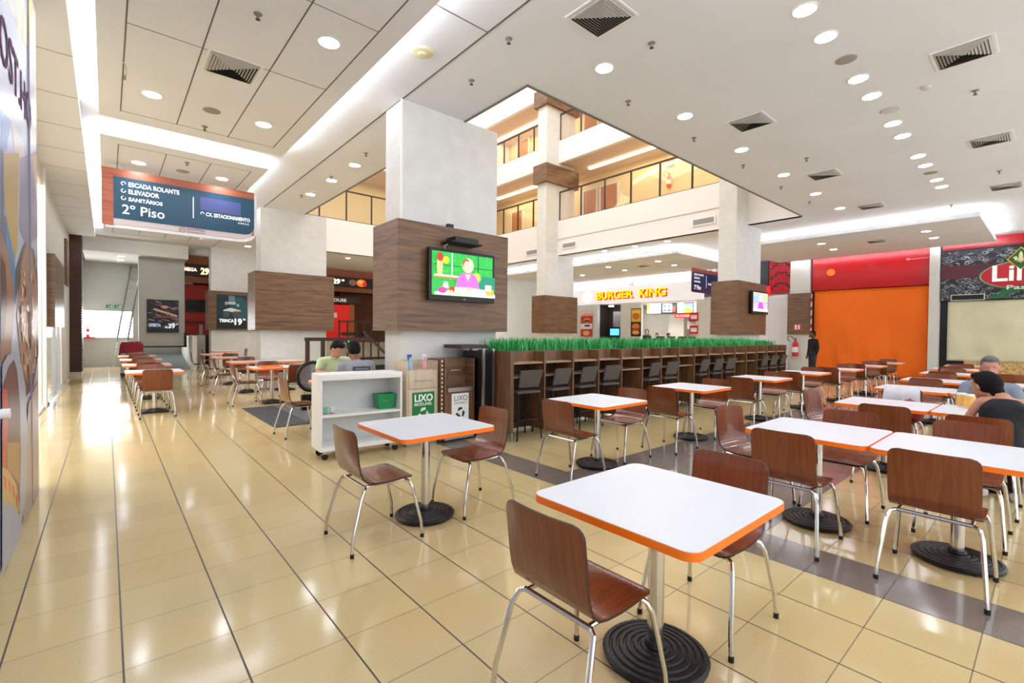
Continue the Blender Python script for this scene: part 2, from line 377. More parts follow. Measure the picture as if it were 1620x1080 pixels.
# orange-brown doors in the upper corridor
dm = mat('orange_wood_door', 'a8611f', .5)
dn = 0
for (y0, y1, z0) in [(13.2, 13.9, 5.2), (12.1, 12.95, 5.2), (13.2, 13.9, 8.7), (11.3, 12.2, 8.7), (18.0, 18.8, 5.2), (17.6, 18.4, 8.7)]:
    dn += 1; d_ = struct('door_%d' % dn, MB().box(16.1, 16.2, y0, y1, z0, z0+2.6), dm)
    MB().box(16.08, 16.2, y0-.07, y0, z0, z0+2.67).box(16.08, 16.2, y1, y1+.07, z0, z0+2.67).box(16.08, 16.2, y0, y1, z0+2.6, z0+2.67).build('door_frame', M['cream'], d_)
# railings: glass panes in dark frames
def railing(name, label, p0, p1, z0, h, n):
    t = thing(name, label, 'railing', (p0[0], p0[1], z0))
    d = Vector((p1[0]-p0[0], p1[1]-p0[1], 0)); L = d.length; 
    t.rotation_euler = (0, 0, math.atan2(d.y, d.x))
    MB().box(0, L, -.03, .03, h-.05, h).build('handrail', M['brownm'], t); MB().box(0, L, -.03, .03, 0, .04).build('bottom_rail', M['brownm'], t)
    for i in range(n+1): MB().box(max(0, L*i/n-.025), min(L, L*i/n+.025), -.025, .025, .04, h-.05).build('post', M['brownm'], t)
    for i in range(n): MB().box(L*i/n+.03, L*(i+1)/n-.03, -.006, .006, .05, h-.06).build('glass_pane', M['glass'], t)
    return t
railing('balcony_railing', 'dark framed glass railing of the second-floor balcony right of the tall column', (14.03, 6.5), (14.03, 13.4), 6.08, 1.2, 6)
railing('balcony_railing', 'dark framed glass railing of the third-floor balcony right of the tall column', (14.03, 4.6), (14.03, 13.4), 9.32, 1.1, 8)
railing('balcony_railing', 'dark framed glass railing of the second-floor balcony left of the tall column', (14.03, 13.95), (14.03, 19.0), 6.08, 1.2, 5)
railing('balcony_railing', 'dark framed glass railing of the third-floor balcony left of the tall column', (14.03, 13.95), (14.03, 19.0), 9.32, 1.1, 5)
railing('balcony_railing', 'dark framed glass railing seen between the two wood-clad columns on the left', (4.2, 19.08), (13.9, 19.08), 6.0, 1.25, 9)
# columns
def column(i, x, y, top, depth=.5, wz=(1.52, 3.02), over=.13, extra=()):
    cw = 1.66
    o = struct('wall_column_%d' % i, MB().box(x, x+cw, y, y+depth, 0, top), M['stucco'])
    for (a, b) in (wz,)+tuple(extra):
        MB().box(x-over, x+cw+over, y-over, y+depth+over, a, b).build('wood_cladding', M['wal'], o)
    return o
c1 = column(1, 3.07, 5.9, HC)
MB().box(3.05, 3.075, 5.895, 5.92, 3.02, HC).build('corner_bead', M['white'], c1)
column(2, 3.0, 13.4, HC, over=.16); column(3, 3.03, 21.2, HC, over=.1)
column(4, 13.25, 5.9, 14, over=.13); column(5, 13.25, 13.4, 14, extra=((7.52, 8.24), (10.56, 11.2)), over=.13)
# left shop front: glass, mullions, hanging wood box
struct('window_2', MB().box(-.93, -.91, 6.3, 12.4, .05, 4.2), M['glass'])
MB().box(-.97, -.86, 12.4, 12.56, 0, 4.5).box(-.97, -.88, 6.3, 6.4, 0, 4.3).box(-.95, -.89, 6.3, 12.4, 0, .05).build('trim_5', M['white'], kind='structure')
struct('door_glass', MB().box(-.93, -.91, 13.0, 17.1, .05, 3.1), M['glass'])
MB().box(-.96, -.88, 15.0, 15.08, 0, 3.1).box(-.96, -.88, 16.2, 16.26, 0, 3.1).box(-.96, -.86, 13.0, 17.1, 0, .05).build('trim_6', M['steel'], kind='structure')

# ================================================================== CHAIRS, TABLES, STOOLS
def shell_mesh():
    prof = [(-.245, .825), (-.238, .76), (-.228, .68), (-.219, .60), (-.208, .54), (-.188, .49), (-.150, .458), (-.10, .447), (-.02, .442), (.07, .444), (.14, .450), (.185, .447), (.205, .437)]
    W = .42; nv = 12; rad = .05; vs = []; fs = []
    # cumulative length for rounding the ends
    L = [0]
    for a, b in zip(prof, prof[1:]): L.append(L[-1]+math.dist(a, b))
    P = []; T = L[-1]
    us = [0, .008, .02, .035, .05] + [x for x in L if .06 < x < T-.06] + [T-.05, T-.03, T-.012, T]
    for u in us:
        k = max(i for i in range(len(L)-1) if L[i] <= u+1e-9); t = (u-L[k])/(L[k+1]-L[k])
        x = prof[k][0]*(1-t)+prof[k+1][0]*t; z = prof[k][1]*(1-t)+prof[k+1][1]*t
        d = min(u, T-u); hw = W/2 - (rad-math.sqrt(max(0, rad*rad-(rad-d)**2)) if d < rad else 0)
        back = max(0, min(1, (z-.5)/.2))
        P.append((x, z, hw, back))
    n = nv+1
    for side in (0, 1):
        for i, (x, z, hw, bk) in enumerate(P):
            a = P[max(0, i-1)]; b = P[min(len(P)-1, i+1)]
            dx, dz = b[0]-a[0], b[1]-a[1]; l = math.hypot(dx, dz); nx, nz = -dz/l, dx/l   # normal towards rear/below
            for j in range(n):
                y = -hw+2*hw*j/nv; c = (1-(y/(W/2))**2)
                xx = x - bk*.022*c + side*(-nx)*.011*-1; zz = z - (1-bk)*.010*c*0 + side*nz*.011
                xx = x - bk*.022*c + side*nx*.011
                vs.append((xx, y, zz))
    m = len(P)*n
    for i in range(len(P)-1):
        for j in range(nv):
            a = i*n+j; fs.append((a, a+1, a+n+1, a+n)); fs.append((m+a, m+a+n, m+a+n+1, m+a+1))
    k2 = len(fs)
    for i in range(len(P)-1):
        fs.append((i*n, (i+1)*n, m+(i+1)*n, m+i*n)); fs.append((i*n+nv, m+i*n+nv, m+(i+1)*n+nv, (i+1)*n+nv))
    for j in range(nv):
        fs.append((j, m+j, m+j+1, j+1)); e = (len(P)-1)*n+j; fs.append((e, e+1, m+e+1, m+e))
    mb = MB(); mb.v = vs; mb.f = fs; mb.m = [0]*k2+[1]*(len(fs)-k2)
    return mb
def make_chair():
    t = thing('dining_chair', 'x', 'chair')
    shell_mesh().build('seat_shell', [M['ply'], M['plye']], t, smooth=True, angle=50)
    r = .0118
    for sx in (-1, 1):
        fx = -.275 if sx < 0 else .25; tx = -.17 if sx < 0 else .165
        for sy in (-1, 1):
            p = [(fx, sy*.245, .02), (fx*.92+tx*.08, sy*.238, .12), (tx*.75+fx*.25, sy*.214, .37), (tx, sy*.20, .415), (tx*.93, sy*.175, .427)]
            lg = MB().tube(p, r, 8).build('leg', M['chrome'], t, smooth=True)
            MB().lathe([(.0135, 0), (.0135, .028)], (fx, sy*.245, 0), 8).build('foot_cap', M['rubber'], lg)
    f = MB()
    f.tube([(-.158, -.178, .427), (-.158, .178, .427)], r, 8); f.tube([(.153, -.178, .427), (.153, .178, .427)], r, 8)
    for sy in (-1, 1): f.tube([(-.158, sy*.165, .428), (.153, sy*.165, .428)], r*.85, 8)
    f.build('seat_frame', M['chrome'], t, smooth=True)
    return t
def make_table(w_=.84, d_=.82, base='round'):
    t = thing('dining_table', 'x', 'table')
    MB().prism(rrect(w_-.006, d_-.006, .057), (0, 0, .747), UX, UY, .004).build('tabletop', M['lam'], t)
    MB().prism(rrect(w_, d_, .06), (0, 0, .716), UX, UY, .032).build('edge_band', M['orange'], t, smooth=True)
    MB().lathe([(.038, .05), (.036, .70)], n=20).build('column', M['chrome'], t, smooth=True)
    MB().box(-.2, .2, -.02, .02, .70, .716).box(-.02, .02, -.2, .2, .70, .716).build('top_bracket', M['black'], t)
    if base == 'round':
        pr = [(.235, .012), (.24, .028)]
        for k in range(6):
            rr = .228-.033*k; z = .034+.0045*k; pr += [(rr, z+.004), (rr-.016, z+.006), (rr-.020, z-.001), (rr-.028, z)]
        pr += [(.05, .065), (.044, .085), (.001, .085)]
        b = MB().lathe(pr, n=36).build('base', M['iron'], t, smooth=True, angle=25)
        for k in range(4):
            a = k*PI/2+.5; MB().lathe([(.018, 0), (.016, .014)], (.2*math.cos(a), .2*math.sin(a), 0), 10).build('glide', M['rubber'], b)
    else:
        b = MB()
        b.add([(.2, -.2, .0), (.2, .2, .0), (-.2, .2, .0), (-.2, -.2, .0), (.2, -.2, .025), (.2, .2, .025), (-.2, .2, .025), (-.2, -.2, .025), (0, 0, .085)],
              [(0, 3, 2, 1), (0, 1, 5, 4), (1, 2, 6, 5), (2, 3, 7, 6), (3, 0, 4, 7), (4, 5, 8), (5, 6, 8), (6, 7, 8), (7, 4, 8)])
        b.build('base', M['iron'], t)
    return t
CH = make_chair(); TB = make_table(); TQ = make_table(.84, .82, 'square'); ncf = [0, 0, 0]
def chair(x, y, rz, label, group=None):
    place(CH, ncf[0], (x, y, 0), math.radians(rz), label, 'chair', group or 'brown plywood dining chairs'); ncf[0] += 1
def table(x, y, label, sq=False):
    p, i = (TQ, 2) if sq else (TB, 1)
    o = place(p, ncf[i], (x, y, 0), 0, label, 'table', 'white tables with orange edges'); ncf[i] += 1
    return o
# --- foreground pair and the row along the stool bar
table(1.93, 1.20, 'white square table with orange edge nearest the camera, bottom centre of the photo')
chair(1.49, 1.27, 0, 'brown plywood chair nearest the camera, back turned to us at the nearest table')
chair(2.42, 1.20, 180, 'brown plywood chair on the far side of the nearest white table')
table(1.97, 3.36, 'white square table with orange edge in front of the white shelf trolley')
chair(1.50, 3.27, 0, 'brown plywood chair left of the table in front of the white shelf trolley')
chair(2.42, 3.33, 180, 'brown plywood chair right of the table in front of the white shelf trolley')
ordn = ['first', 'second', 'third', 'fourth', 'fifth', 'sixth', 'farthest']
row = [(4.25, 3.43, 3.70, 3.32, 4.76, 3.48), (6.45, 3.48, 5.66, 3.34, 6.88, 3.45), (8.85, 3.48, 7.98, 3.35, 9.30, 3.46), (10.95, 3.46, 10.1, 3.35, 11.40, 3.5),
       (12.85, 3.32, 12.2, 3.3, 13.55, 3.4), (15.0, 3.3, 14.35, 3.3, 15.62, 3.35), (17.2, 3.3, 16.55, 3.3, 17.9, 3.4)]
for i, (tx, ty, wx, wy, ex, ey) in enumerate(row):
    s = ordn[i] if i < 6 else 'last'
    table(tx, ty, 'white table with orange edge, %s of the row standing before the stool bar' % s)
    chair(wx, wy, 0, 'brown plywood chair on the near left side of the %s table before the stool bar' % s)
    chair(ex, ey, 180, 'brown plywood chair on the far right side of the %s table before the stool bar' % s)
# --- right-hand block
table(4.33, 1.25, 'white table with orange edge, left one of the joined pair at right foreground')
table(4.32, .42, 'white table with orange edge, right one of the joined pair running off the frame')
chair(3.86, 1.27, 0, 'brown plywood chair with its back to us at the left table of the foreground pair')
chair(3.89, .47, 0, 'large brown plywood chair at the lower right corner, back turned to us')
chair(4.86, 1.22, 180, 'brown plywood chair behind the left table of the foreground pair')
chair(4.95, .46, 180, 'brown plywood chair behind the right table of the foreground pair')
chair(4.45, 1.80, -98, 'brown plywood chair seen edge-on at the left end of the foreground pair of tables')
table(6.68, 1.26, 'white table with orange edge joined left of the table with the beer mugs')
table(6.70, .43, 'white table with two mugs of beer between the seated man and woman')
chair(6.07, 1.12, 0, 'brown plywood chair left of the woman\'s chair, its back turned to us')
chair(5.88, .44, 0, 'brown plywood chair on which the woman in the black top sits')
chair(7.66, 1.33, 180, 'brown plywood chair with a white bag hanging over its back')
chair(7.50, .44, 180, 'brown plywood chair on which the man in the grey-blue shirt sits')
chair(6.80, 1.82, -98, 'brown plywood chair seen edge-on left of the tables where two people drink beer')
for i, (tx, ty, cs) in enumerate([(8.98, 1.37, (9.58,)), (10.98, 1.42, (10.45, 11.48)), (13.3, 1.5, (12.8, 13.8)), (15.3, 1.6, (14.8, 15.8)), (17.4, 1.6, (16.9,))]):
    s = ['first', 'second', 'third', 'fourth', 'fifth'][i]
    table(tx, ty, 'white table with orange edge, %s behind the chair with the white bag' % s)
    for x in cs:
        chair(x, ty, 0 if x < tx else 180, 'brown plywood chair on the %s side of the %s table behind the white bag' % ('near' if x < tx else 'far', s))
for i, (tx, ty) in enumerate([(9.0, .55), (11.0, .6), (13.4, .6)]):
    s = ['first', 'second', 'third'][i]
    table(tx, ty, 'white table with orange edge, %s behind the seated man at the right frame edge' % s)
    chair(tx-.45, ty, 0, 'brown plywood chair on the near side of the %s table behind the seated man' % s)
# --- left rows
for i, y in enumerate((10.78, 12.95, 15.1, 17.3)):
    s = ['nearest', 'second', 'third', 'farthest'][i]
    table(.66, y, 'white table with orange edge, %s in the row by the left walkway' % s, True)
    chair(.66, y-.52, 90, 'brown plywood chair with its back to us at the %s table by the left walkway' % s)
    chair(.66, y+.52, -90, 'brown plywood chair facing us behind the %s table by the left walkway' % s)
for i, (x, y) in enumerate(((2.62, 10.75), (2.62, 12.95), (2.66, 15.2), (2.68, 17.5), (3.3, 20.0))):
    s = ['nearest', 'second', 'third', 'fourth', 'farthest'][i]
    table(x, y, 'white table with orange edge, %s in the row before the wood-clad left columns' % s, True)
    chair(x-.47, y+.1, 0, 'brown plywood chair left of the %s table before the wood-clad left columns' % s)
    if i in (0, 1, 2): chair(x+.12, y+.58, -90, 'brown plywood chair facing us behind the %s table before the left columns' % s)
table(3.46, 12.95, 'white table with orange edge joined right of the second table before the left columns', True)
chair(3.4, 13.9-.35, -90, 'brown plywood chair facing us behind the joined table before the left column')
chair(2.95, 10.22, 90, 'brown plywood chair with its back to us beside the striped floor mat')
chair(3.75, 20.0, 180, 'brown plywood chair right of the farthest table before the left columns')
chair(2.13, 7.2, 3, 'brown plywood chair seen from the side on the mat behind the white trolley')
table(2.74, 7.08, 'white table with orange edge where the two men sit behind the trolley', True)
chair(2.70, 6.36, 90, 'brown plywood chair on which the man in the grey shirt sits')
chair(2.78, 7.80, -90, 'brown plywood chair on which the man in the green shirt sits')
tr = MB().prism(rrect(.42, .32, .04), (2.55, 10.6, .752), UX, UY, .012)
for (a, b, c_, d_) in ((2.34, 2.76, 10.44, 10.46), (2.34, 2.76, 10.74, 10.76), (2.34, 2.36, 10.44, 10.76), (2.74, 2.76, 10.44, 10.76)): tr.box(a, b, c_, d_, .764, .775)
tag(tr.build('serving_tray', M['orange']), 'orange serving tray lying on the nearest table before the left columns', 'tray')
# --- stool bar
BX, BP = 4.24, .62; NB = 16; bx1 = BX+BP*NB
bar = thing('stool_bar', 'long walnut bar counter divided into bays, planted with artificial grass on top', 'counter', (BX, 4.9, 0))
MB().box(-.03, 0, .02, .78, .12, 1.25).box(-.06, -.0, -.02, .05, .12, 1.25).build('end_panel', M['walv'], bar)
MB().box(BP*NB, BP*NB+.03, .0, .78, .05, 1.25).build('end_panel', M['walv'], bar)
for k in range(1, NB): MB().box(BP*k-.014, BP*k+.014, 0, .40, .10, 1.24).build('divider', M['walv'], bar)
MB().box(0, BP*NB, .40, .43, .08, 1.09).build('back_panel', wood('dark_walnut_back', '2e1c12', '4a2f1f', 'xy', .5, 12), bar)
for k in range(NB):
    MB().box(BP*k+.015, BP*(k+1)-.015, .03, .40, 1.065, 1.09).build('desktop', wood('light_walnut_desktop', '8a6a4e', 'b2927a', 'y', .35, 10), bar)
    MB().box(BP*k+.015, BP*(k+1)-.015, .04, .40, .87, .89).build('shelf', wood('light_walnut_desktop', '', '', ''), bar)
    MB().box(BP*k+.015, BP*(k+1)-.015, .22, .25, 1.09, 1.245).build('upstand', M['walv'], bar)
    if k < 3: MB().box(BP*k+.03, BP*k+.12, .205, .215, 1.13, 1.22).build('power_socket', M['white'], bar)
MB().box(0, BP*NB, .25, .78, 1.18, 1.235).box(0, BP*NB, .75, .78, .08, 1.18).build('planter_trough', M['walv'], bar)
for k in range(0, NB+1, 2):
    for y in (.03, .72): MB().lathe([(.02, 0), (.02, .125)], (BP*k+(.02 if k == 0 else -.02 if k == NB else 0), y, 0), 10).build('foot', M['steel'], bar)
gr = MB()
for i in range(7500):
    x = random.uniform(BX, bx1-.05); y = random.uniform(5.16, 5.66); h = random.uniform(.10, .23)*(1 if x < bx1-1.2 else .75)
    a = random.uniform(0, 2*PI); ln = random.uniform(.02, .11); dx, dy = math.cos(a), math.sin(a); wd = .0055
    px, py = -dy*wd, dx*wd; z0 = 1.235
    gr.add([(x-px, y-py, z0), (x+px, y+py, z0), (x+dx*ln*.35+px, y+dy*ln*.35+py, z0+h*.6), (x+dx*ln*.35-px, y+dy*ln*.35-py, z0+h*.6), (x+dx*ln, y+dy*ln, z0+h)],
           [(0, 1, 2, 3), (3, 2, 4)], random.choice((0, 0, 1, 2)))
tag(gr.build('artificial_grass', [C('2fa650'), C('58cc7c'), C('1c8440')], kind='stuff'), 'bright green artificial grass strip along the top of the long stool bar', 'plant')
def make_stool():
    t = thing('bar_stool', 'x', 'stool')
    gm = mat('dark_grey_woven_rattan', '55504c', .7, bump=.8, bscale=120); bm_ = M['dark']
    MB().box(-.2, .2, -.19, .19, .655, .69).build('seat', gm, t, bevel=.01)
    b = MB(); b.add([(-.17, -.175, .74), (.17, -.175, .74), (.195, -.25, .985), (-.195, -.25, .985), (-.17, -.15, .74), (.17, -.15, .74), (.195, -.225, .985), (-.195, -.225, .985)],
                    [(0, 1, 2, 3), (4, 7, 6, 5), (0, 4, 5, 1), (1, 5, 6, 2), (2, 6, 7, 3), (3, 7, 4, 0)]).build('backrest', gm, t)
    for sx in (-1, 1):
        for sy in (-1, 1): MB().tube([(sx*.215, sy*.20, 0), (sx*.17, sy*.165, .66)] if sy > 0 else [(sx*.215, -.20, 0), (sx*.17, -.165, .66), (sx*.16, -.165, .76)], .0125, 8).build('leg', bm_, t, smooth=True)
    MB().tube([(-.2, -.18, .28), (.2, -.18, .28), (.2, .18, .28), (-.2, .18, .28)], .009, 6, closed=True).build('footrest', bm_, t)
    return t
ST = make_stool()
for i, k in enumerate((0, 1, 2, 3, 5, 6, 8, 9, 10, 13, 14, 15)):
    nm = ['first', 'second', 'third', 'fourth', 'fifth', 'sixth', 'seventh', 'eighth', 'ninth', 'tenth', 'eleventh', 'twelfth'][i]
    rz = (-6, 4, 2, -5, 6, -4, 5, 3, -3, 4, -2, 3)[i]
    place(ST, i, (BX+BP*(k+.5)-.02, 5.04, 0), math.radians(rz), 'dark grey woven bar stool with black legs, %s from the left at the bar' % nm, 'stool', 'bar stools along the grass-topped bar')
# --- dark stand left of the bar
t = thing('metal_stand', 'black stand with aluminium posts and dark top left of the stool bar', 'stand', (4.02, 5.5, 0))
MB().box(-.3, .16, -.1, .34, 1.28, 1.33).build('top', M['brownm'], t); MB().box(-.02, .12, -.26, .26, .03, 1.24).build('panel', M['black'], t)
for x, y in ((-.05, -.28), (.12, -.28), (-.05, .26), (.12, .26)): MB().box(x, x+.03, y, y+.03, 0, 1.28).build('post', M['steel'], t)
# --- white shelf trolley
t = thing('shelf_trolley', 'white open-fronted shelf trolley on castors behind the second table', 'trolley', (2.36, 5.66, 0), math.radians(-4))
w2 = M['white']
MB().box(-.50, .50, -.19, .19, .93, 1.0).build('top', w2, t, bevel=.004)
MB().box(-.50, -.475, -.19, .19, .11, .93).build('side_panel', w2, t); MB().box(.475, .50, -.19, .19, .11, .93).build('side_panel', w2, t)
MB().box(-.475, .475, .165, .185, .11, .93).build('back_panel', mat('grey_white_backing', 'd3d6d4', .4), t)
MB().box(-.475, .475, -.185, .165, .50, .525).build('shelf', w2, t); MB().box(-.475, .475, -.19, .165, .11, .16).build('shelf', w2, t)
for x in (-.43, .43):
    for y in (-.13, .13):
        c_ = MB().box(x-.025, x+.025, y-.02, y+.02, .07, .11).build('castor', M['steel'], t)
        q = MB().tube([(x, y-.012, .037), (x, y+.012, .037)], .037, 14).build('wheel', M['rubber'], c_, smooth=True)
T4 = Matrix.Rotation(math.radians(-4), 3, 'Z')
b_ = thing('bucket', 'green plastic bucket on the middle shelf of the white trolley', 'bucket', tuple(T4 @ Vector((.34, 0, 0)) + Vector((2.36, 5.66, .526))), math.radians(-4))
bb = MB()
bb.add([(-.095, -.07, 0), (.095, -.07, 0), (.095, .07, 0), (-.095, .07, 0), (-.12, -.09, .19), (.12, -.09, .19), (.12, .09, .19), (-.12, .09, .19), (-.11, -.08, .19), (.11, -.08, .19), (.11, .08, .19), (-.11, .08, .19), (-.088, -.063, .01), (.088, -.063, .01), (.088, .063, .01), (-.088, .063, .01)],
       [(0, 3, 2, 1), (0, 1, 5, 4), (1, 2, 6, 5), (2, 3, 7, 6), (3, 0, 4, 7), (4, 5, 9, 8), (5, 6, 10, 9), (6, 7, 11, 10), (7, 4, 8, 11), (8, 9, 13, 12), (9, 10, 14, 13), (10, 11, 15, 14), (11, 8, 12, 15), (12, 13, 14, 15)]).build('body', M['green'], b_)
MB().tube([(-.12, 0, .18), (-.10, -.06, .13), (0, -.1, .1), (.10, -.06, .13), (.12, 0, .18)], .004, 6).build('handle', M['steel'], b_)
for k, (dx, cc) in enumerate(((-.40, '8fd8c0'), (-.33, 'e8eeee'))):
    p = T4 @ Vector((dx, -.06, 0)) + Vector((2.36, 5.66, .526))
    g_ = thing('plastic_cup', ['green tinted plastic cup at the left end of the trolley shelf', 'clear plastic cup beside the green tinted cup on the trolley'][k], 'cup', p)
    MB().lathe([(.025, 0), (.033, .08), (.030, .08), (.023, .004)], n=14).build('body', mat('cup_%s' % cc, cc, .1, alpha=.5), g_, smooth=True); MB().lathe([(.027, 0), (.028, .008)], n=14).build('rim', C('a03030'), g_)
# --- bins against the column
t = thing('recycling_bin_cabinet', 'pale oak bin cabinet with a green recycling sign beside the white trolley', 'bin', (3.175, 5.5, 0))
lw = M['lightw']
MB().box(-.235, .235, .0, .38, .06, 1.0).build('body', lw, t); MB().box(-.235, -.215, .0, .38, 1.0, 1.12).box(.215, .235, .0, .38, 1.0, 1.12).box(-.215, .215, .36, .38, 1.0, 1.12).build('raised_rim', lw, t)
MB().box(-.23, .23, .01, .37, 0, .06).build('plinth', C('8f8b88'), t)
MB().box(-.21, .21, -.015, 0, .76, .98).build('flap', lw, t, bevel=.002); MB().box(-.13, .13, -.03, -.015, .86, .872).build('flap_handle', M['steel'], t); dd = MB().box(-.21, .21, -.015, 0, .08, .745).build('door', lw, t, bevel=.002)
sg = MB().box(-.16, .17, -.022, -.015, .30, .71).build('recycling_sign', C('0f7a3c'), t)
def recycle(o, s, m, parent, slash=None):
    mb = MB()
    for k in range(3):
        a = k*2*PI/3+PI/2; c, s_ = math.cos(a), math.sin(a)
        def R2(p): return (p[0]*c-p[1]*s_, p[0]*s_+p[1]*c)
        mb.prism([R2(p) for p in ((.55*s, -.38*s), (.95*s, -.30*s), (.80*s, .38*s), (.42*s, .28*s))], o, UX, UZ, -.002)
        mb.prism([R2(p) for p in ((.98*s, .32*s), (.30*s, .62*s), (.35*s, .15*s))], o, UX, UZ, -.002)
    mb.build('recycling_symbol', m, parent)
    if slash: MB().prism([(-.95*s, .75*s), (-.8*s, .9*s), (.95*s, -.75*s), (.8*s, -.9*s)], (o[0], o[1]+.003, o[2]), UX, UZ, -.002).build('slash', m, parent)
text('sign_word', 'LIXO', .13, (-.135, -.022, .59), UX, UZ, C('f4f6f4'), t, .001, .004, sx=.95); text('sign_word', 'RECICLÁVEL', .052, (-.135, -.022, .535), UX, UZ, C('f4f6f4'), t, .001, .001, sx=.93)
recycle((.005, -.0245, .43), .085, C('f4f6f4'), t)
t = thing('organic_bin_cabinet', 'walnut bin cabinet with a white organic-waste sign left of the stool bar', 'bin', (3.72, 5.42, 0))
wv = M['walv']
MB().box(-.25, .25, 0, .4, .12, .74).build('body', wv, t); MB().box(-.25, -.225, 0, .4, .74, 1.14).box(.225, .25, 0, .4, .74, 1.14).box(-.225, .225, .2, .4, .74, 1.14).build('upper_case', M['wal'], t)
MB().box(-.25, .25, 0, .4, .03, .12).build('plinth', C('9a9a9c'), t); MB().box(-.22, .22, .02, .38, 0, .03).build('base', M['black'], t)
MB().box(-.215, .215, -.03, .0, .69, .745).build('metal_flap', M['steel'], t)
MB().tube([(-.13, .14, .86), (-.12, .06, .98), (.12, .06, .98), (.13, .14, .86)], .008, 8).build('tray_rail', M['chrome'], t, smooth=True)
MB().box(-.14, .14, -.012, 0, .26, .66).build('organic_sign', C('f2f4f3'), t)
text('sign_word', 'LIXO', .105, (-.11, -.012, .56), UX, UZ, C('3c4144'), t, .001, .0, sx=.98); text('sign_word', 'ORGÂNICO', .042, (-.11, -.012, .515), UX, UZ, C('6a6e70'), t, .001, 0, sx=.98)
recycle((0, -.0145, .395), .08, C('202426'), t, True)
lt = MB()
for k in range(18): lt.box(3.425, 3.455, 5.44, 5.47, .08+k*.06, .11+k*.06)
t = thing('perforated_strip', 'narrow wood strip with a column of square holes between the two bins', 'panel', (0, 0, 0))
MB().box(3.42, 3.46, 5.47, 5.8, .02, 1.14).build('board', M['walv'], t); MB().box(3.42, 3.427, 5.44, 5.47, .02, 1.14).box(3.453, 3.46, 5.44, 5.47, .02, 1.14).build('edge_strip', M['walv'], t)
lt2 = MB()
for k in range(19): lt2.box(3.427, 3.453, 5.44, 5.47, .05+k*.058, .085+k*.058)
lt2.build('rungs', M['lightw'], t)
for k, (x, cc, lb) in enumerate(((3.05, '9fd0e8', 'blue spray bottle standing on the pale oak bin cabinet'), (3.27, 'f0a8b4', 'pink bottle standing on the pale oak bin cabinet'))):
    t = thing('spray_bottle', lb, 'bottle', (x, 5.62, 1.0))
    MB().lathe([(.035, 0), (.037, .02), (.037, .10), (.018, .15), (.013, .17)], n=16).build('body', mat('bottle_%s' % cc, cc, .15, alpha=.8), t, smooth=True)
    MB().box(-.035, .02, -.012, .012, .17, .205).box(-.03, -.02, -.01, .01, .13, .17).build('trigger_head', C('3050a0' if k == 0 else 'e8e8ee'), t)
# --- floor mat
mt = thing('floor_mat', 'dark grey striped floor mat behind the white trolley', 'mat', (2.68, 9.05, 0))
MB().box(-.72, .8, -1.15, 1.15, 0, .012).build('base', C('55585c', .8), mt)
ms = MB()
for k in range(9): ms.box(-.70+k*.06, -.67+k*.06, -1.12, 1.12, .012, .018)
ms.build('ribs', C('2e3032', .8), mt)

# ================================================================== CEILING FIXTURES
def lights():
    t = thing('downlight', 'x', 'ceiling light')
    MB().lathe([(.115, 0), (.115, -.006), (.10, -.010), (.10, 0)], n=28, caps=False).build('trim_ring', M['white'], t, smooth=True)
    MB().lathe([(.100, -.004), (.001, -.007)], n=28, caps=False).build('diffuser', M['lamp'], t)
    return t
DL = lights(); nd = 0
def dl(x, y, z, label, group):
    global nd
    place(DL, nd, (x, y, z), 0, label, group=group); nd += 1
g = 'round downlights in the left panels'
for x, y, lb in ((1.76, 5.0, 'round white downlight nearest the camera in the left ceiling panel'), (.45, 7.6, 'round white downlight left of the grey ceiling speaker, large left panel'),
                 (1.74, 7.6, 'round white downlight right of the grey ceiling speaker, large left panel'), (.45, 10.85, 'round white downlight above the left half of the blue hanging sign'),
                 (1.74, 10.85, 'round white downlight above the right half of the blue hanging sign'), (.45, 5.0, 'round white downlight above the poster end of the large left panel')):
    dl(x, y, 4.5, lb, g)
for x, y, lb in ((.4, 20.35, 'small downlight just below the left half of the blue sign'), (2.24, 20.2, 'small downlight just below the right half of the blue sign'), (4.05, 20.0, 'small downlight above the far walnut-clad column')):
    dl(x, y, HC, lb, 'far small downlights')
for y in (22.6, 23.9): dl(.42, y, 4.2, 'small downlight under the far grey bulkhead, %s of two' % ('nearer' if y < 23 else 'farther'), 'far small downlights')
for y, s in ((8.83, 'nearest'), (10.05, 'middle'), (11.4, 'farthest')): dl(3.6, y, HC, 'round downlight left of the television column, %s of three' % s, 'downlights left of the television column')
for i, x in enumerate((4.52, 6.38, 8.25, 10.14, 12.0, 13.8)):
    dl(x, 3.61, HC, 'round downlight, %s from the left in the row along the atrium edge' % ordn[i], 'single row of downlights by the atrium edge')
for i, x in enumerate((5.17, 5.8, 7.04, 7.67, 8.89, 9.55, 10.81, 11.49, 12.71, 13.36)):
    dl(x, 1.68, HC, 'round downlight, %s one of the %s pair in the double row at upper right' % (('nearer', 'farther')[i % 2], ('nearest', 'second', 'third', 'fourth', 'farthest')[i//2]), 'double row of downlights at upper right')
for (x, y), lb in zip(((17.12, 2.45), (18.4, 2.45), (17.1, 4.95), (18.5, 5.0)), ('nearer right', 'farther right', 'nearer left', 'farther left')): dl(x, y, 4.42, 'downlight in the low panel before the red fascia, %s one' % lb, 'downlights in the low right panel')
for i, y in enumerate((8.74, 10.03, 11.4)): dl(14.43, y, HC, 'small downlight under the white balcony edge, %s from the right' % ordn[i], 'downlights under the balcony')
for i, (x, y) in enumerate(((16.4, 12.74), (16.5, 10.38), (17.9, 10.5), (17.8, 12.9), (17.8, 15.4), (16.4, 15.3))): dl(x, y, 4.4, 'small downlight in the low panel before the burger counter, %s one' % ordn[i], 'downlights before the burger counter')
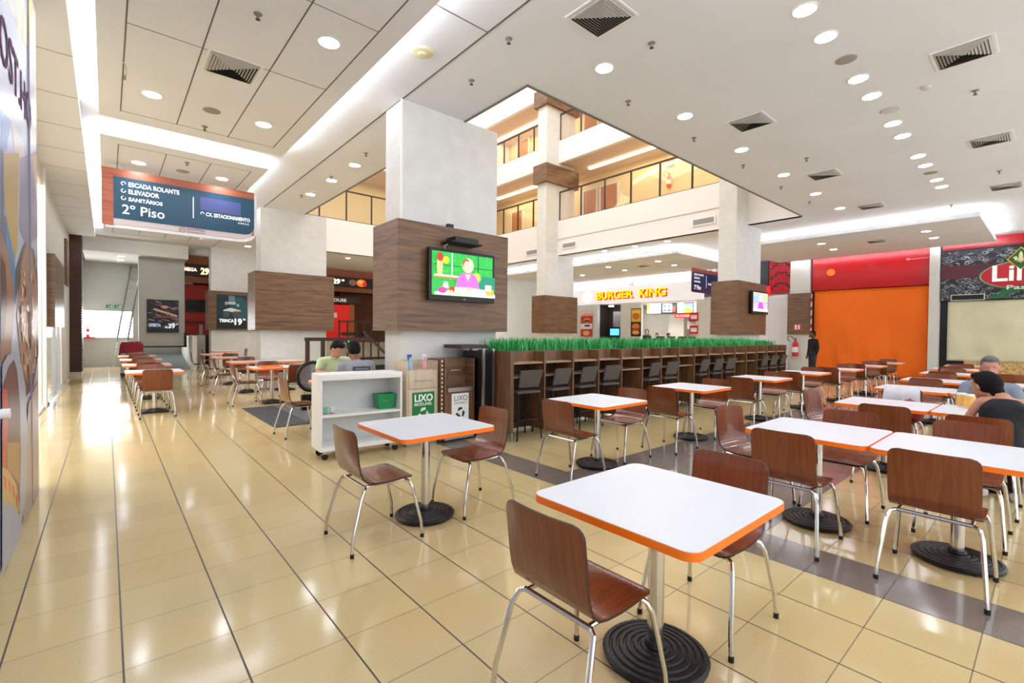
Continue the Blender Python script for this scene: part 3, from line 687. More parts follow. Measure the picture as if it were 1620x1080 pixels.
dl(17.4, 20.2, HC, 'small downlight above the blue poster past the tall column', 'far small downlights'); dl(7.9, 20.1, HC, 'small downlight beyond the railing between the left columns', 'far small downlights')
for x, y in ((3.3, 1.68), (2.9, .2), (4.5, -.9), (6.4, -.9), (8.3, -.9), (10.2, -.9), (12, -.9), (14, -.9), (16, -.9), (3.3, -2.6), (6.4, -2.6), (9, -2.6), (12, -2.6)):
    MB().lathe([(.115, 0), (.115, -.006), (.001, -.010)], (x, y, HC), 24, caps=False).build('ceiling_lamp', M['lamp'], kind='structure')
for x, y in ((1.76, 2.4), (.45, 2.4), (.45, -.2), (1.76, -.2)): MB().lathe([(.115, 0), (.115, -.006), (.001, -.010)], (x, y, 4.5), 24, caps=False).build('ceiling_lamp', M['lamp'], kind='structure')
def diffuser(x, y, z, sx, sy, label):
    t = thing('air_diffuser', label, 'air vent', (x, y, z), 0, 'square ceiling air diffusers')
    MB().box(-sx-.03, sx+.03, -sy-.03, sy+.03, -.008, 0).build('frame', M['white'], t)
    MB().box(-sx, sx, -sy, sy, -.0105, -.0075).build('backing', C('1c1c1e'), t)
    s = MB(); n = 8
    for k in range(n):
        f = 1-k/n; f2 = 1-(k+.72)/n; a, b = sx*f, sy*f; c_, d_ = sx*f2, sy*f2; z0, z1 = -.012, -.024
        vs = [(-a, -b, z0), (a, -b, z0), (a, b, z0), (-a, b, z0), (-c_, -d_, z1), (c_, -d_, z1), (c_, d_, z1), (-c_, d_, z1)]
        s.add(vs, [(0, 1, 5, 4), (1, 2, 6, 5), (2, 3, 7, 6), (3, 0, 4, 7)])
    s.build('louvre', M['grille'], t)
diffuser(1.10, 6.22, 4.5, .24, .24, 'square air diffuser in the large left ceiling panel')
diffuser(3.76, 3.05, HC, .23, .23, 'square air diffuser at the top centre of the photo')
diffuser(7.29, 3.06, HC, .23, .23, 'square air diffuser between second and third edge-row downlights')
diffuser(10.71, 3.08, HC, .23, .23, 'square air diffuser beyond the third edge-row downlight'); diffuser(14.1, 3.05, HC, .23, .23, 'farthest square air diffuser in line with the atrium edge row')
diffuser(7.28, .76, HC, .23, .23, 'square air diffuser nearest the upper right corner'); diffuser(10.78, .78, HC, .23, .23, 'square air diffuser at the right frame edge, second from the corner'); diffuser(14.27, .79, HC, .23, .23, 'square air diffuser at the right frame edge above the red fascia')
diffuser(17.8, 3.7, 4.42, .2, .2, 'small air diffuser in the low panel before the red fascia'); diffuser(17.2, 11.5, 4.4, .2, .2, 'small air diffuser in the low panel before the burger counter')
for x, y, z, lb in ((1.1, 7.61, 4.5, 'grey round ceiling speaker in the large left panel'), (1.1, 10.87, 4.5, 'grey round ceiling speaker above the blue sign'), (6.45, 1.66, HC, 'grey round ceiling speaker nearest in the double downlight row'),
                    (12.1, 1.68, HC, 'grey round ceiling speaker farther along the double downlight row'), (8.35, 1.62, HC, 'white round ceiling speaker between second and third downlight pairs')):
    t = thing('ceiling_speaker', lb, 'speaker', (x, y, z), 0, 'round ceiling speakers')
    MB().lathe([(.10, 0), (.10, -.006), (.088, -.010), (.001, -.010)], n=24, caps=False).build('grille', C('a19a92') if x != 8.35 else C('d4d0cc'), t, smooth=True)
    MB().lathe([(.108, 0), (.108, -.004), (.10, -.004)], n=24, caps=False).build('rim', C('b4aea6'), t)
sm = bp(668, 82, 'z', HC); t = thing('smoke_detector', 'cream round detector on the bright strip of ceiling', 'smoke detector', sm)
MB().lathe([(.115, 0), (.11, -.018), (.05, -.026), (.045, -.04), (.001, -.042)], n=28, caps=False).build('body', C('e4dcae'), t, smooth=True); MB().lathe([(.13, 0), (.125, -.008)], n=28).build('base_plate', C('eae4c0'), t)
sm = bp(1466, 137, 'z', HC); t = thing('smoke_detector', 'small grey detector beside the double downlight row', 'smoke detector', sm)
MB().lathe([(.05, 0), (.045, -.025), (.02, -.04), (.001, -.04)], n=20, caps=False).build('body', C('cfcac4'), t, smooth=True)
sp = [(408, 22, 4.5, 'sprinkler nearest the camera in the large left panel'), (324, 200, 4.5, 'sprinkler beside the speaker in the large left panel'), (296, 257, 4.5, 'sprinkler above the blue hanging sign'),
      (805, 61, HC, 'sprinkler above the corner of the atrium opening, nearest'), (746, 127, HC, 'sprinkler right above the television column'), (579, 242, HC, 'sprinkler left of the television column, nearest of three'),
      (524, 279, HC, 'sprinkler beside the middle downlight left of the television column'), (477, 309, HC, 'sprinkler beside the farthest downlight left of the television column'), (994, 160, HC, 'sprinkler between first and second edge-row downlights'), (1098, 218, HC, 'sprinkler between second and third edge-row downlights'),
      (1176, 261, HC, 'sprinkler between third and fourth edge-row downlights'), (1236, 295, HC, 'sprinkler between fourth and fifth edge-row downlights'), (1281, 319, HC, 'sprinkler between fifth and sixth edge-row downlights'),
      (1543, 143, HC, 'sprinkler below the diffuser at the upper right corner'), (1581, 270, HC, 'sprinkler at the right frame edge between two diffusers'), (1505, 324, HC, 'sprinkler beside the end of the low lit panel'), (1276, 250, HC, 'sprinkler between the two downlight rows'), (1031, 68, HC, 'sprinkler right of the top centre diffuser')]
SP = thing('sprinkler_head', 'x', 'sprinkler')
MB().lathe([(.04, 0), (.035, -.008), (.012, -.012), (.012, -.035), (.008, -.04)], n=14).build('escutcheon', C('8a857e', .4), SP, smooth=True)
MB().lathe([(.003, -.04), (.022, -.052), (.022, -.055)], n=12).build('deflector', C('3a3634', .4), SP)
for i, (px, py, z, lb) in enumerate(sp): place(SP, i, bp(px, py, 'z', z), 0, lb, group='ceiling sprinklers')

# ================================================================== BIG HANGING SIGN
t = thing('hanging_sign', 'blue hanging direction sign in a reddish wood frame, left under the ceiling', 'sign', (-.06, 11.1, 3.37))
MB().box(0, 2.42, .0, .06, .13, 1.02).build('wood_frame', M['redwood'], t)
pl = [(.05, 0), (2.15, 0), (2.26, .012), (2.36, .05), (2.42, .11), (2.46, .2), (2.47, .3), (2.47, 1.02), (.05, 1.02)]
MB().prism(pl, (0, .02, -.03), UX, UZ, -.06).build('white_edge', C('e9ebf4'), t)
pk = [(.16, 0), (2.12, 0), (2.24, .02), (2.34, .07), (2.40, .16), (2.42, .25), (2.42, .3), (.16, .3)]
MB().prism(pk, (0, -.002, .03), UX, UZ, -.02).build('lower_band', C('c9bcc0'), t)
pb = [(.16, .13), (2.25, .13), (2.33, .15), (2.39, .20), (2.42, .28), (2.42, .88), (.16, .88)]
MB().prism(pb, (0, -.008, .0), UX, UZ, -.02).build('blue_panel', M['blue'], t)
MB().box(0, .16, -.006, 0, .0, 1.02).box(.16, 2.42, -.006, 0, .88, 1.02).build('wood_face', M['redwood'], t)
wt = C('e8ecf0', emit=.3)
for k, (s_, z) in enumerate((('ESCADA ROLANTE', .73), ('ELEVADOR', .60), ('SANITÁRIOS', .47))):
    text('sign_word', s_, .1, (.37, -.01, z), UX, UZ, wt, t, .002, .003, fit=(.76, .45, .50)[k], fith=.085)
    a0 = (PI*.75, PI*1.35, PI*1.35)[k]
    MB().tube([(.30+.03*math.cos(a0-2.6+i*.45), -.012, z+.04+.03*math.sin(a0-2.6+i*.45)) for i in range(12)], .008, 6).build('arrow_mark', wt, t)
text('sign_word', '2º Piso', .2, (.28, -.01, .23), UX, UZ, wt, t, .002, .002, fit=.62, fith=.17)
MB().box(1.345, 1.36, -.012, -.008, .32, .73).build('divider_line', wt, t)
MB().box(1.47, 2.17, -.0125, -.008, .50, .76).build('purple_patch', C('4d5590'), t)
text('sign_word', 'CX. ESTACIONAMENTO', .09, (1.56, -.01, .40), UX, UZ, wt, t, .002, .003, fit=.78, fith=.075)
text('sign_word', 'SUBSOLO', .05, (2.12, -.01, .33), UX, UZ, wt, t, .002, .0, fit=.2, fith=.035)
MB().tube([(1.50+.025*math.cos(-.4+i*.45), -.012, .44+.025*math.sin(-.4+i*.45)) for i in range(11)], .007, 6).build('arrow_mark', wt, t)
lg = C('8a6a70')
MB().tube([(1.17+.05*math.cos(i*PI/10), -.004, .07+.05*math.sin(i*PI/10)) for i in range(20)], .005, 5, closed=True).build('logo_ring', lg, t); MB().tube([(1.17+.022*math.cos(i*PI/8), -.004, .07+.022*math.sin(i*PI/8)) for i in range(13)], .006, 5).build('logo_curl', lg, t)
text('sign_word', 'SHOPPING', .07, (1.25, .0-.003, .075), UX, UZ, lg, t, .002, 0, fit=.3, fith=.045); MB().box(1.25, 1.55, -.005, -.002, .03, .055).build('logo_bar', C('a78e92'), t)
for x in (.28, 2.31): MB().tube([(x, .03, 1.02), (x, .03, 1.13)], .004, 6).build('hanging_wire', M['steel'], t)
# second, smaller-looking sign by the burger shop
t = thing('hanging_sign', 'distant blue direction sign hanging behind the right-hand television column', 'sign', (17.75, 9.6, 3.25))
MB().box(0, 2.3, 0, .06, 0, .95).build('wood_frame', M['redwood'], t); MB().prism([(0, 0), (2.3, 0), (2.3, .82), (-.02, .82), (-.02, .1)], (0, -.004, -.03), UX, UZ, -.02).build('blue_panel', mat('sign_navy', '1c2f58', .35), t)
for k, (s_, z) in enumerate((('ESCADA ROLANTE', .66), ('ELEVADOR', .52), ('SANITÁRIOS', .38))): text('sign_word', s_, .1, (.12, -.008, z), UX, UZ, wt, t, .002, .003, fit=(.76, .45, .50)[k], fith=.08)
text('sign_word', '2º Piso', .2, (.12, -.008, .10), UX, UZ, wt, t, .002, .004, fit=.55, fith=.18); MB().box(1.1, 1.12, -.01, -.004, .2, .7).build('divider_line', wt, t)
[MB().tube([(x, .03, .95), (x, .03, 1.15)], .006, 6).build('hanging_wire', M['steel'], t) for x in (.3, 2.0)]
text('sign_word', 'CX. ESTACIONAMENTO', .09, (1.25, -.008, .34), UX, UZ, wt, t, .002, .003, fit=.8, fith=.08)

# ================================================================== TELEVISIONS
def tv(name, label, x0, x1, z0, z1, yb, shapes):
    W, H = x1-x0, z1-z0
    t = thing(name, label, 'television', (x0, yb, z0))
    MB().box(0, W, -.12, -.05, 0, H).build('bezel', M['black'], t, bevel=.008); MB().box(W*.3, W*.7, -.05, 0, H*.25, H*.75).build('wall_bracket', M['dark'], t)
    picture('screen', (.045, -.1215, .075), UX, UZ, W-.09, H-.12, shapes, t, emit=.75, step=.0006)
    return t
gl = [('26a040', R_(0, 0, 1, 1))]
random.seed(3)
for i in range(90):
    x, y = random.random()*.98, random.uniform(.35, .98); a = random.uniform(0, PI); l = .03
    gl.append((('48d060', '0c7a30', '70e070')[i % 3], [(x, y), (x+l*math.cos(a), y+l*1.6*math.sin(a)), (x+l*math.cos(a)+.008, y+l*1.6*math.sin(a)+.012)]))
gl += [('0c4020', R_(0, .675, 1, .69)), ('0c4020', R_(.70, .4, .715, 1)), ('f0f8f0', R_(.27, .42, .285, .97)), ('187a60', R_(.72, 0, 1, .5)),
       ('d8a878', [(.05, .45), (.12, .45), (.14, .78), (.04, .78)]), ('a03018', ell(.09, .86, .05, .1)), ('d8b020', ell(.18, .80, .05, .08)), ('e8d8c8', R_(0, .42, .38, .46)), ('a07040', R_(0, .38, .38, .42)),
       ('a0d840', ell(.68, .46, .07, .12)), ('e060c0', [(.33, .18), (.36, .40), (.42, .52), (.48, .55), (.60, .55), (.66, .50), (.70, .40), (.72, .2)]),
       ('f8ecb0', ell(.53, .73, .095, .17)), ('8a5a38', ell(.50, .76, .062, .13)), ('e8b498', ell(.515, .70, .055, .13)), ('e8b498', [(.48, .52), (.58, .52), (.53, .36)]), ('4a2a20', R_(.488, .715, .503, .722)), ('4a2a20', R_(.528, .715, .543, .722)), ('c05060', R_(.503, .635, .53, .645)),
       ('fff4f4', [(0, 0), (1, 0), (1, .08), (.85, .18), (.62, .2), (.35, .2), (.2, .1), (0, .06)]), ('e8a890', [(.50, .12), (.60, .14), (.66, .2), (.52, .22)]), ('f8d0e0', [(.12, .15), (.22, .17), (.2, .3), (.15, .3)]),
       ('e83890', ell(.12, .11, .07, .07)), ('d83020', ell(.27, .13, .045, .08)), ('f0e060', ell(.26, .08, .03, .04)), ('f0a040', R_(.82, .05, .97, .2)), ('f4e4d0', R_(.82, .16, .93, .3)), ('e8b8f0', ell(.8, .08, .04, .05)), ('f8c070', ell(.37, .05, .04, .025))]
tvo = tv('television', 'television showing a person in pink, on the walnut cladding of the big column', 3.35, 4.50, 1.95, 2.68, 5.77, gl)
text('maker_mark', 'LG', .035, (.57, -.122, .022), UX, UZ, C('c8c8c8'), tvo, .0005)
tv('television', 'smaller television on the right-hand walnut-clad column', 13.78, 14.88, 2.12, 2.78, 5.77,
   [('b8a8b8', R_(0, 0, 1, 1)), ('90a8c0', R_(0, .5, .45, .95)), ('a8b890', R_(.55, .55, 1, .95)), ('888098', R_(0, .45, 1, .48)), ('e040d0', [(.3, .15), (.38, .5), (.62, .5), (.7, .15)]), ('e8b8d0', ell(.5, .66, .1, .16)), ('f4e8d8', ell(.5, .78, .1, .08)), ('d8c8e8', R_(0, 0, 1, .15)), ('c8d840', R_(.04, .8, .14, .95))])
t = thing('set_top_box', 'black set-top box on a small bracket shelf above the big television', 'device', (3.88, 5.74, 2.76))
MB().box(-.2, .2, -.24, -.01, .02, .085).build('box', M['black'], t, bevel=.004); MB().box(-.27, .26, -.26, .02, 0, .018).build('bracket_shelf', M['dark'], t); MB().tube([(-.2, -.05, 0), (-.26, -.05, -.04), (-.24, -.05, -.09)], .006, 6).build('cable', M['white'], t)
t = thing('security_camera', 'small black camera on top of the big column\'s walnut cladding', 'camera', (3.80, 5.83, 3.02))
MB().box(-.05, .05, -.03, .03, .01, .06).build('housing', M['black'], t, bevel=.006); MB().box(-.03, .12, -.02, .04, 0, .02).build('base', M['white'], t)

# ================================================================== POSTERS
def poster(label, o, W, H, shapes, words, u=UX, cat='poster', frame=True):
    t = thing('poster', label, cat, o); v = Vector(u)
    n = v.cross(Vector(UZ))
    q = MB().prism([(0, 0), (W, 0), (W, H), (0, H)], tuple(-n*.0), u, UZ, .012).build('board', C('14181c'), t)
    picture('print', tuple(n*.0125), u, UZ, W, H, shapes, t)
    for (s_, x, z, fw_, fh_, c_) in words: text('print_word', s_, .1, tuple(v*(x*W)+Vector((0, 0, z*H))+n*.04), u, UZ, C(c_, .5, .4), t, .001, .004, fit=fw_*W, fith=fh_*H)
    return t
random.seed(5)
sh = [('2a3038', R_(0, 0, 1, 1))]
for i in range(60):
    x, y = random.uniform(.02, .9), random.uniform(.3, .95); a = random.uniform(-.5, .2); l = random.uniform(.08, .3)
    sh.append((random.choice(('7a5a50', '4a4a58', '9a7060', '384858', 'b89080', '22262c')), [(x, y), (x+l*math.cos(a), y+l*math.sin(a)), (x+l*math.cos(a), y+l*math.sin(a)+.03), (x, y+.03)]))
sh += [('e0b8a0', [(.2, .68), (.95, .48), (.95, .54), (.22, .74)]), ('d89880', ell(.55, .78, .12, .05)), ('1e2228', R_(0, 0, 1, .1))]
poster('dark food poster priced 39 on the far grey wall', (1.13, 22.19, 1.40), .98, 1.24, sh, [('39', .66, .14, .22, .17, 'f0f2f4'), ('90', .9, .24, .07, .07, 'f0f2f4'), ('R$', .56, .14, .08, .07, 'e8eaf0'), ('OFERTA', .05, .18, .38, .10, 'b8c4e0')])
sh = [('10303c', R_(0, 0, 1, 1)), ('1d5a68', ell(.75, .6, .3, .35)), ('0a1c24', R_(0, 0, 1, .3)), ('6a8898', R_(.38, .72, .6, .98)), ('c8d0d4', R_(.36, .72, .62, .80)), ('e8e8e8', [(.2, .55), (.45, .62), (.8, .55), (.78, .5), (.22, .5)]), ('3a5460', R_(.2, .33, .42, .52)), ('4a5058', R_(.56, .33, .8, .52)), ('a8b8c0', ell(.3, .75, .05, .05)), ('a8b8c0', ell(.7, .7, .05, .05)), ('d07830', R_(.6, .5, .72, .53))]
poster('dark poster reading TRINCA 19 on the walnut cladding of the far column', (3.21, 21.08, 1.58), 1.0, 1.3, sh, [('TRINCA', .06, .19, .50, .10, 'f0f2f4'), ('19', .58, .12, .26, .2, 'f4f6f8'), ('90', .87, .25, .09, .06, 'f0f2f4')])
# restaurant signs behind the columns
def rest_sign(label, x0, x1, words, extra=()):
    t = thing('menu_lightbox', label, 'sign', (x0, 23.98, 3.80)); W = x1-x0
    MB().box(0, W, 0, .1, 0, .5).build('case', M['black'], t)
    picture('lit_face', (.0, -.002, 0), UX, UZ, W, .5, [('140a08', R_(0, 0, 1, 1))]+list(extra), t, emit=.8)
    for s_, x, z, fw_, fh_, c_ in words: text('sign_word', s_, .1, (x, -.025, z), UX, UZ, C(c_, .5, 1.2), t, .003, .004, fit=fw_, fith=fh_)
rest_sign('black lit menu sign reading MEGA 29 left of the far column', 2.45, 4.9, [('MEGA', .02, .2, .45, .15, 'e8c8b0'), ('29', .60, .10, .30, .30, 'f8e0a0'), ('90', .93, .28, .12, .1, 'f0d0a0')], [('c03010', R_(.0, .4, .06, .75))])
rest_sign('black lit menu sign reading 29 between the two big columns', 8.3, 11.2, [('29', .35, .14, .38, .26, 'f8f0c0'), ('90', .8, .28, .14, .1, 'f0f0e0')], [('604038', ell(.48, .5, .07, .3)), ('d86020', ell(.64, .5, .09, .38)), ('f0a040', ell(.62, .6, .04, .15)), ('a82010', ell(.7, .4, .04, .25))])
t = thing('restaurant_counter', 'red lit restaurant counter wall under a dark STEAKHOUSE sign', 'counter', (7.9, 23.6, 0))
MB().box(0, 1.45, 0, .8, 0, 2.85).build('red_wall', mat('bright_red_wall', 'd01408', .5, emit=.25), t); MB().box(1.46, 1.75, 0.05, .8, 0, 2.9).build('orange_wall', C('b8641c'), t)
MB().box(-.2, 2.0, -.15, .3, 2.92, 3.25).build('sign_band', C('2e211c'), t); text('sign_word', 'STEAKHOUSE', .2, (-.35, -.16, 3.0), UX, UZ, C('d8d0c8', .5, .5), t, .003, .002, fit=1.6, fith=.15)
MB().box(.68, .84, -.012, 0, 2.2, 2.45).build('white_notice', M['white'], t)
t = thing('restaurant_counter', 'dark red restaurant counter with a black screen beside the far column', 'counter', (2.5, 24.3, 0))
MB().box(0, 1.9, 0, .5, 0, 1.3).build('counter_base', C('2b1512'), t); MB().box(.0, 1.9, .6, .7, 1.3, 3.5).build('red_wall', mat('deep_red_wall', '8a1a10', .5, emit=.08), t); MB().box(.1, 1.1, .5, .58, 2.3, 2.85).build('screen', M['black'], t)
MB().box(0, 1.9, .3, .6, 1.85, 1.9).build('shelf', C('3a1a14'), t)
for x in (.55, 1.15): MB().box(x, x+.12, -.02, .1, 1.3, 1.75).build('display_post', C('8a8480'), t)

# left foreground food poster panel (x = -0.5)
PY0, PY1, PZ = -1.5, 6.25, 4.42
def pv(px, py):
    p = bp(px, py, 'x', -.49); return ((p.y-PY0)/(PY1-PY0), p.z/PZ)
def pp(*a): return [pv(*q) for q in a]
t = thing('food_poster_panel', 'tall glossy food poster panel with pizza, plate and bottle at the left edge', 'poster', (-.49, PY0, 0))
MB().box(-.12, 0, 0, PY1-PY0, 0.02, PZ).build('panel', mat('poster_gloss_lilac', 'b4bad2', .12, coat=.5), t)
ps = [('b4bad2', R_(0, 0, 1, 1)), ('9a98a4', pp((10, 0), (50, 0), (46, 85), (30, 55))), ('cfc870', pp((12, 0), (17, 0), (24, 26), (20, 24))), ('cfc870', pp((28, 0), (35, 0), (33, 62), (27, 52))), ('cfc870', pp((42, 0), (51, 0), (46, 80), (35, 62))),
      ('dfe3da', pp((51, 0), (70, 12), (74, 35), (66, 120), (60, 128), (47, 85))), ('8a7a84', pp((62, 118), (71, 110), (70, 150), (61, 150))), ('d8cfd0', pp((44, 180), (66, 160), (60, 235), (44, 230))),
      ('5f86c4', pp((0, 172), (17, 192), (9, 240), (0, 240))), ('c8c4c0', pp((17, 190), (38, 230), (34, 330), (28, 330), (22, 240))), ('4a5878', pp((0, 235), (5, 240), (6, 340), (12, 345), (8, 420), (0, 400))),
      ('b89a3c', pp((5, 242), (30, 242), (28, 300), (27, 390), (23, 412), (9, 345), (5, 300))), ('8d8aa0', pp((30, 250), (62, 250), (62, 380), (40, 390), (30, 360))), ('c4a870', pp((50, 250), (62, 255), (61, 330))),
      ('3c80b8', pp((9, 345), (14, 370), (23, 415), (24, 480), (19, 480), (8, 385))), ('4a4654', pp((35, 390), (40, 382), (30, 450), (23, 480), (23, 430))), ('4a4654', pp((48, 390), (53, 395), (62, 440), (62, 465))),
      ('9a7050', pp((0, 365), (12, 400), (20, 450), (22, 500), (16, 560), (0, 575))), ('5a2c20', pp((0, 400), (8, 420), (10, 480), (6, 530), (0, 530))),
      ('3c2a34', pp((58, 395), (62, 460), (61, 560), (52, 612), (40, 628), (34, 600), (50, 560))), ('a87c62', pp((40, 385), (48, 390), (58, 450), (59, 500), (55, 560), (44, 608), (33, 580), (26, 500), (32, 420)))]
random.seed(11)
for i in range(46):
    x = random.uniform(30, 54); y = random.uniform(410, 590); h = random.uniform(8, 26)
    if x > 30+ (y-400)*.0 and y < 600-abs(x-42)*2: ps.append((random.choice(('d8b48c', '7a3c2a', 'c08860', 'e0c8a0')), pp((x, y), (x+2.2, y+1), (x+2.6, y+h), (x+.6, y+h))))
ps += [('a8948e', pp((42, 640), (58, 600), (58, 782), (34, 830))), ('aab0c4', pp((0, 578), (8, 562), (20, 556), (30, 570), (38, 612), (41, 690), (38, 790), (27, 860), (12, 895), (0, 908))), ('5e3034', pp((0, 612), (10, 580), (19, 568), (24, 585), (29, 640), (30, 720), (28, 815), (18, 800), (0, 792))),
       ('c83014', pp((0, 614), (8, 616), (10, 660), (6, 740), (0, 752))), ('a87848', pp((8, 700), (28, 700), (28, 765), (8, 740))), ('c8a868', pp((0, 738), (10, 744), (22, 765), (28, 800), (26, 814), (16, 800), (0, 792)))]
for x, y in ((2, 752), (9, 758), (15, 766), (21, 780)): ps.append(('d04028', pp((x, y), (x+4.5, y+4), (x+4.5, y+24), (x+2, y+20))))
for x, y in ((34, 440), (40, 480), (46, 430), (38, 530), (48, 520)): ps.append(('d8c090', pp((x, y), (x+3, y+4), (x+3, y+14), (x-1, y+8))))
picture('print', (.001, 0, 0), UY, UZ, PY1-PY0, PZ, ps, t, step=.00012, rough=.32)
text('print_word', 'BOST.HO', .4, (.004, 4.0-PY0, 3.17), UY, UZ, mat('poster_letter_purple', '5a2a55', .7, spec=.2), t, .001, .004, fit=1.8, fith=.30)
MB().box(-.125, .013, 5.62-PY0, 5.63-PY0, .02, PZ).build('panel_joint', C('8a8a98'), t)
MB().tube([(.0, 3.3-PY0, 1.09), (.135, 3.3-PY0, 1.09)], .024, 18).build('handle', M['white'], t, smooth=True)
# walnut boxes, display and vents along the left wall
t = thing('hanging_wood_box', 'walnut box projecting from the left shop front above the glass door', 'box', (-.9, 12.75, 1.54))
MB().box(0, .14, 0, 2.6, 0, 1.42).build('case', M['wal'], t); MB().box(.0, .13, 2.6, 2.78, 0.02, .55).build('lit_end', mat('soft_lit_end', 'fff4ec', .5, emit=2), t)
t = thing('wall_panel', 'narrow walnut strip panel high on the left wall before the slatted pier', 'panel', (-.9, 18.3, 2.75)); MB().box(0, .06, 0, .9, 0, 1.3).build('board', M['wal'], t); MB().box(0.06, .065, .05, .85, .05, 1.25).build('face', M['walv'], t)
# pieces near the far window
for x, lb in ((.08, 'small green running-man sign above the far window, left one'), (.34, 'small green exit sign above the far window, right one')):
    t = thing('exit_sign', lb, 'sign', (x, 24.97, 2.36)); MB().box(-.1, .1, 0, .02, 0, .13).build('plate', C('3c8a5c'), t); MB().tube([(-.03, -.003, .10), (.0, -.003, .06), (-.04, -.003, .02)], .008, 5).tube([(0, -.003, .06), (.04, -.003, .03)], .008, 5).build('pictogram', M['white'], t); MB().box(.05, .09, -.003, 0, .02, .11).build('door_mark', M['white'], t)
def extinguisher(label, loc, rz=0, s=1):
    t = thing('fire_extinguisher', label, 'fire extinguisher', loc, rz)
    MB().lathe([(.07*s, 0), (.085*s, .02*s), (.085*s, .36*s), (.06*s, .42*s), (.025*s, .45*s), (.025*s, .49*s)], n=18).build('cylinder', M['redc'], t, smooth=True)
    MB().lathe([(.0865*s, .12*s), (.0865*s, .28*s)], n=18, caps=False).build('label_band', C('f0efe8'), t, smooth=True)
    MB().box(-.02*s, .05*s, -.02*s, .02*s, .49*s, .52*s).box(-.02*s, .09*s, -.012*s, .012*s, .53*s, .545*s).build('valve_handle', M['black'], t)
    MB().tube([(0, 0, .5*s), (-.04*s, .10*s, .60*s), (-.02*s, .2*s, .62*s), (0, .22*s, .52*s), (0, .16*s, .44*s)], .012*s, 6).build('hose', M['black'], t, smooth=True)
extinguisher('small red fire extinguisher standing in the far window on the left', (-.56, 24.8, 1.2), s=.75)
MB_ = MB().box(-.75, -.35, 24.7, 24.98, 1.15, 1.2); t = tag(MB_.build('wall_bracket', M['redm']), 'small dark red bracket carrying the far window extinguisher', 'bracket')
t = thing('ladder', 'tall aluminium extension ladder leaning against the far wall', 'ladder', (0, 0, 0))
a0, a1 = Vector((.3, 23.6, .02)), Vector((.93, 24.9, 4.15)); off = Vector((.16, -.08, 0))
for k, o_ in enumerate((off, -off)): MB().beam(a0+o_, a1+o_, .03, .07).build('rail', M['steel'], t)
for k in range(14): q = a0.lerp(a1, (k+.5)/14); MB().tube([q-off, q+off], .014, 6).build('rung', M['steel'], t)
t = thing('cleaning_cart', 'covered cleaning cart under a dark red cloth by the left walkway', 'cart', (.60, 19.5, 0))
MB().box(-.27, .27, -.22, .22, .12, .75).build('frame', C('9a9da0'), t)
cl = MB(); n = 24
for k, (zz, rr) in enumerate(((1.08, .12), (1.1, .24), (1.02, .31), (.85, .31), (.62, .33))):
    cl.v += [(rr*(1+.06*math.sin(5*a+k))*math.cos(a)*.95, rr*(1+.06*math.sin(5*a+k))*.8*math.sin(a), zz+.02*math.sin(3*a)) for a in [2*PI*j/n for j in range(n)]]
for i in range(4): cl.f += [(i*n+j, i*n+(j+1) % n, (i+1)*n+(j+1) % n, (i+1)*n+j) for j in range(n)]
cl.f.append(tuple(range(n))); cl.m = [0]*len(cl.f); cl.build('cloth_cover', C('8c1a28', .8), t, smooth=True, angle=80); MB().prism(ell(-.12, 0, .2, .15), (0, 0, 1.1), UX, UY, .03).build('white_bundle', M['white'], t)
for x in (-.22, .22):
    for y in (-.18, .18): MB().tube([(x, y-.02, .06), (x, y+.02, .06)], .06, 12).build('wheel', M['rubber'], t)
# escalator railing and handrails between the columns
t = thing('stair_railing', 'dark brown post-and-rail barrier behind the two seated men', 'railing', (3.75, 12.3, 0))
MB().beam((0, 0, 1.3), (1.75, .0, 1.3), .08, .09).build('top_rail', M['brownm'], t)
for k in range(4): MB().box(.02+k*.38, .11+k*.38, -.04, .04, 0, 1.26).build('post', M['brownm'], t)
MB().beam((1.55, .05, 1.5), (2.75, .05, .35), .06, .06).build('sloping_rail', M['brownm'], t); MB().box(1.0, 1.7, .15, .25, 1.4, 1.48).build('bar', M['dark'], t)
t = thing('escalator', 'escalator side with black handrail, glass and green light behind the men', 'escalator', (0, 0, 0))
MB().beam((4.2, 12.0, .8), (7.4, 12.0, .8), .1, .06).beam((4.3, 12.0, .55), (7.4, 12.0, .55), .12, .12).build('handrail', M['black'], t); MB().box(4.3, 7.4, 12.0, 12.03, .05, .75).build('side_panel', C('8f9292', .3), t)
MB().beam((5.0, 12.6, 1.25), (5.2, 12.6, .3), .05, .05).build('green_light', mat('green_strip_light', '18c070', .5, emit=3), t); MB().box(4.3, 7.4, 11.95, 12.0, .3, .36).build('trim_strip', M['steel'], t)
t = thing('escalator_newel', 'round glass handrail end with black rim left of the seated men', 'escalator', (2.98, 9.3, 0))
MB().tube([(.27*math.cos(a), 0, .64+.27*math.sin(a)) for a in [i*2*PI/28 for i in range(28)]], .035, 8, closed=True).build('handrail_loop', M['black'], t, smooth=True)
MB().tube([(0, -.01, .64), (0, .01, .64)], .25, 28).build('glass_disc', mat('grey_glass_disc', '8a8a92', .15, alpha=.55), t); MB().box(-.2, .2, -.05, .05, 0, .3).build('foot', M['dark'], t)
t = thing('low_balustrade', 'dark bars and shelves of the restaurant front beyond the escalator', 'railing', (8.2, 21.9, 0))
MB().box(0, 3.2, 0, .06, 1.95, 2.02).box(0, 3.2, 0, .06, 1.0, 1.1).build('rail', M['brownm'], t)
for k in range(9): MB().box(k*.39, k*.39+.06, 0, .06, 0, 2.0).build('post', M['brownm'], t)
MB().box(-4, 3.2, .3, .4, 0, 1.05).build('base_wall', C('b8ae98'), t)

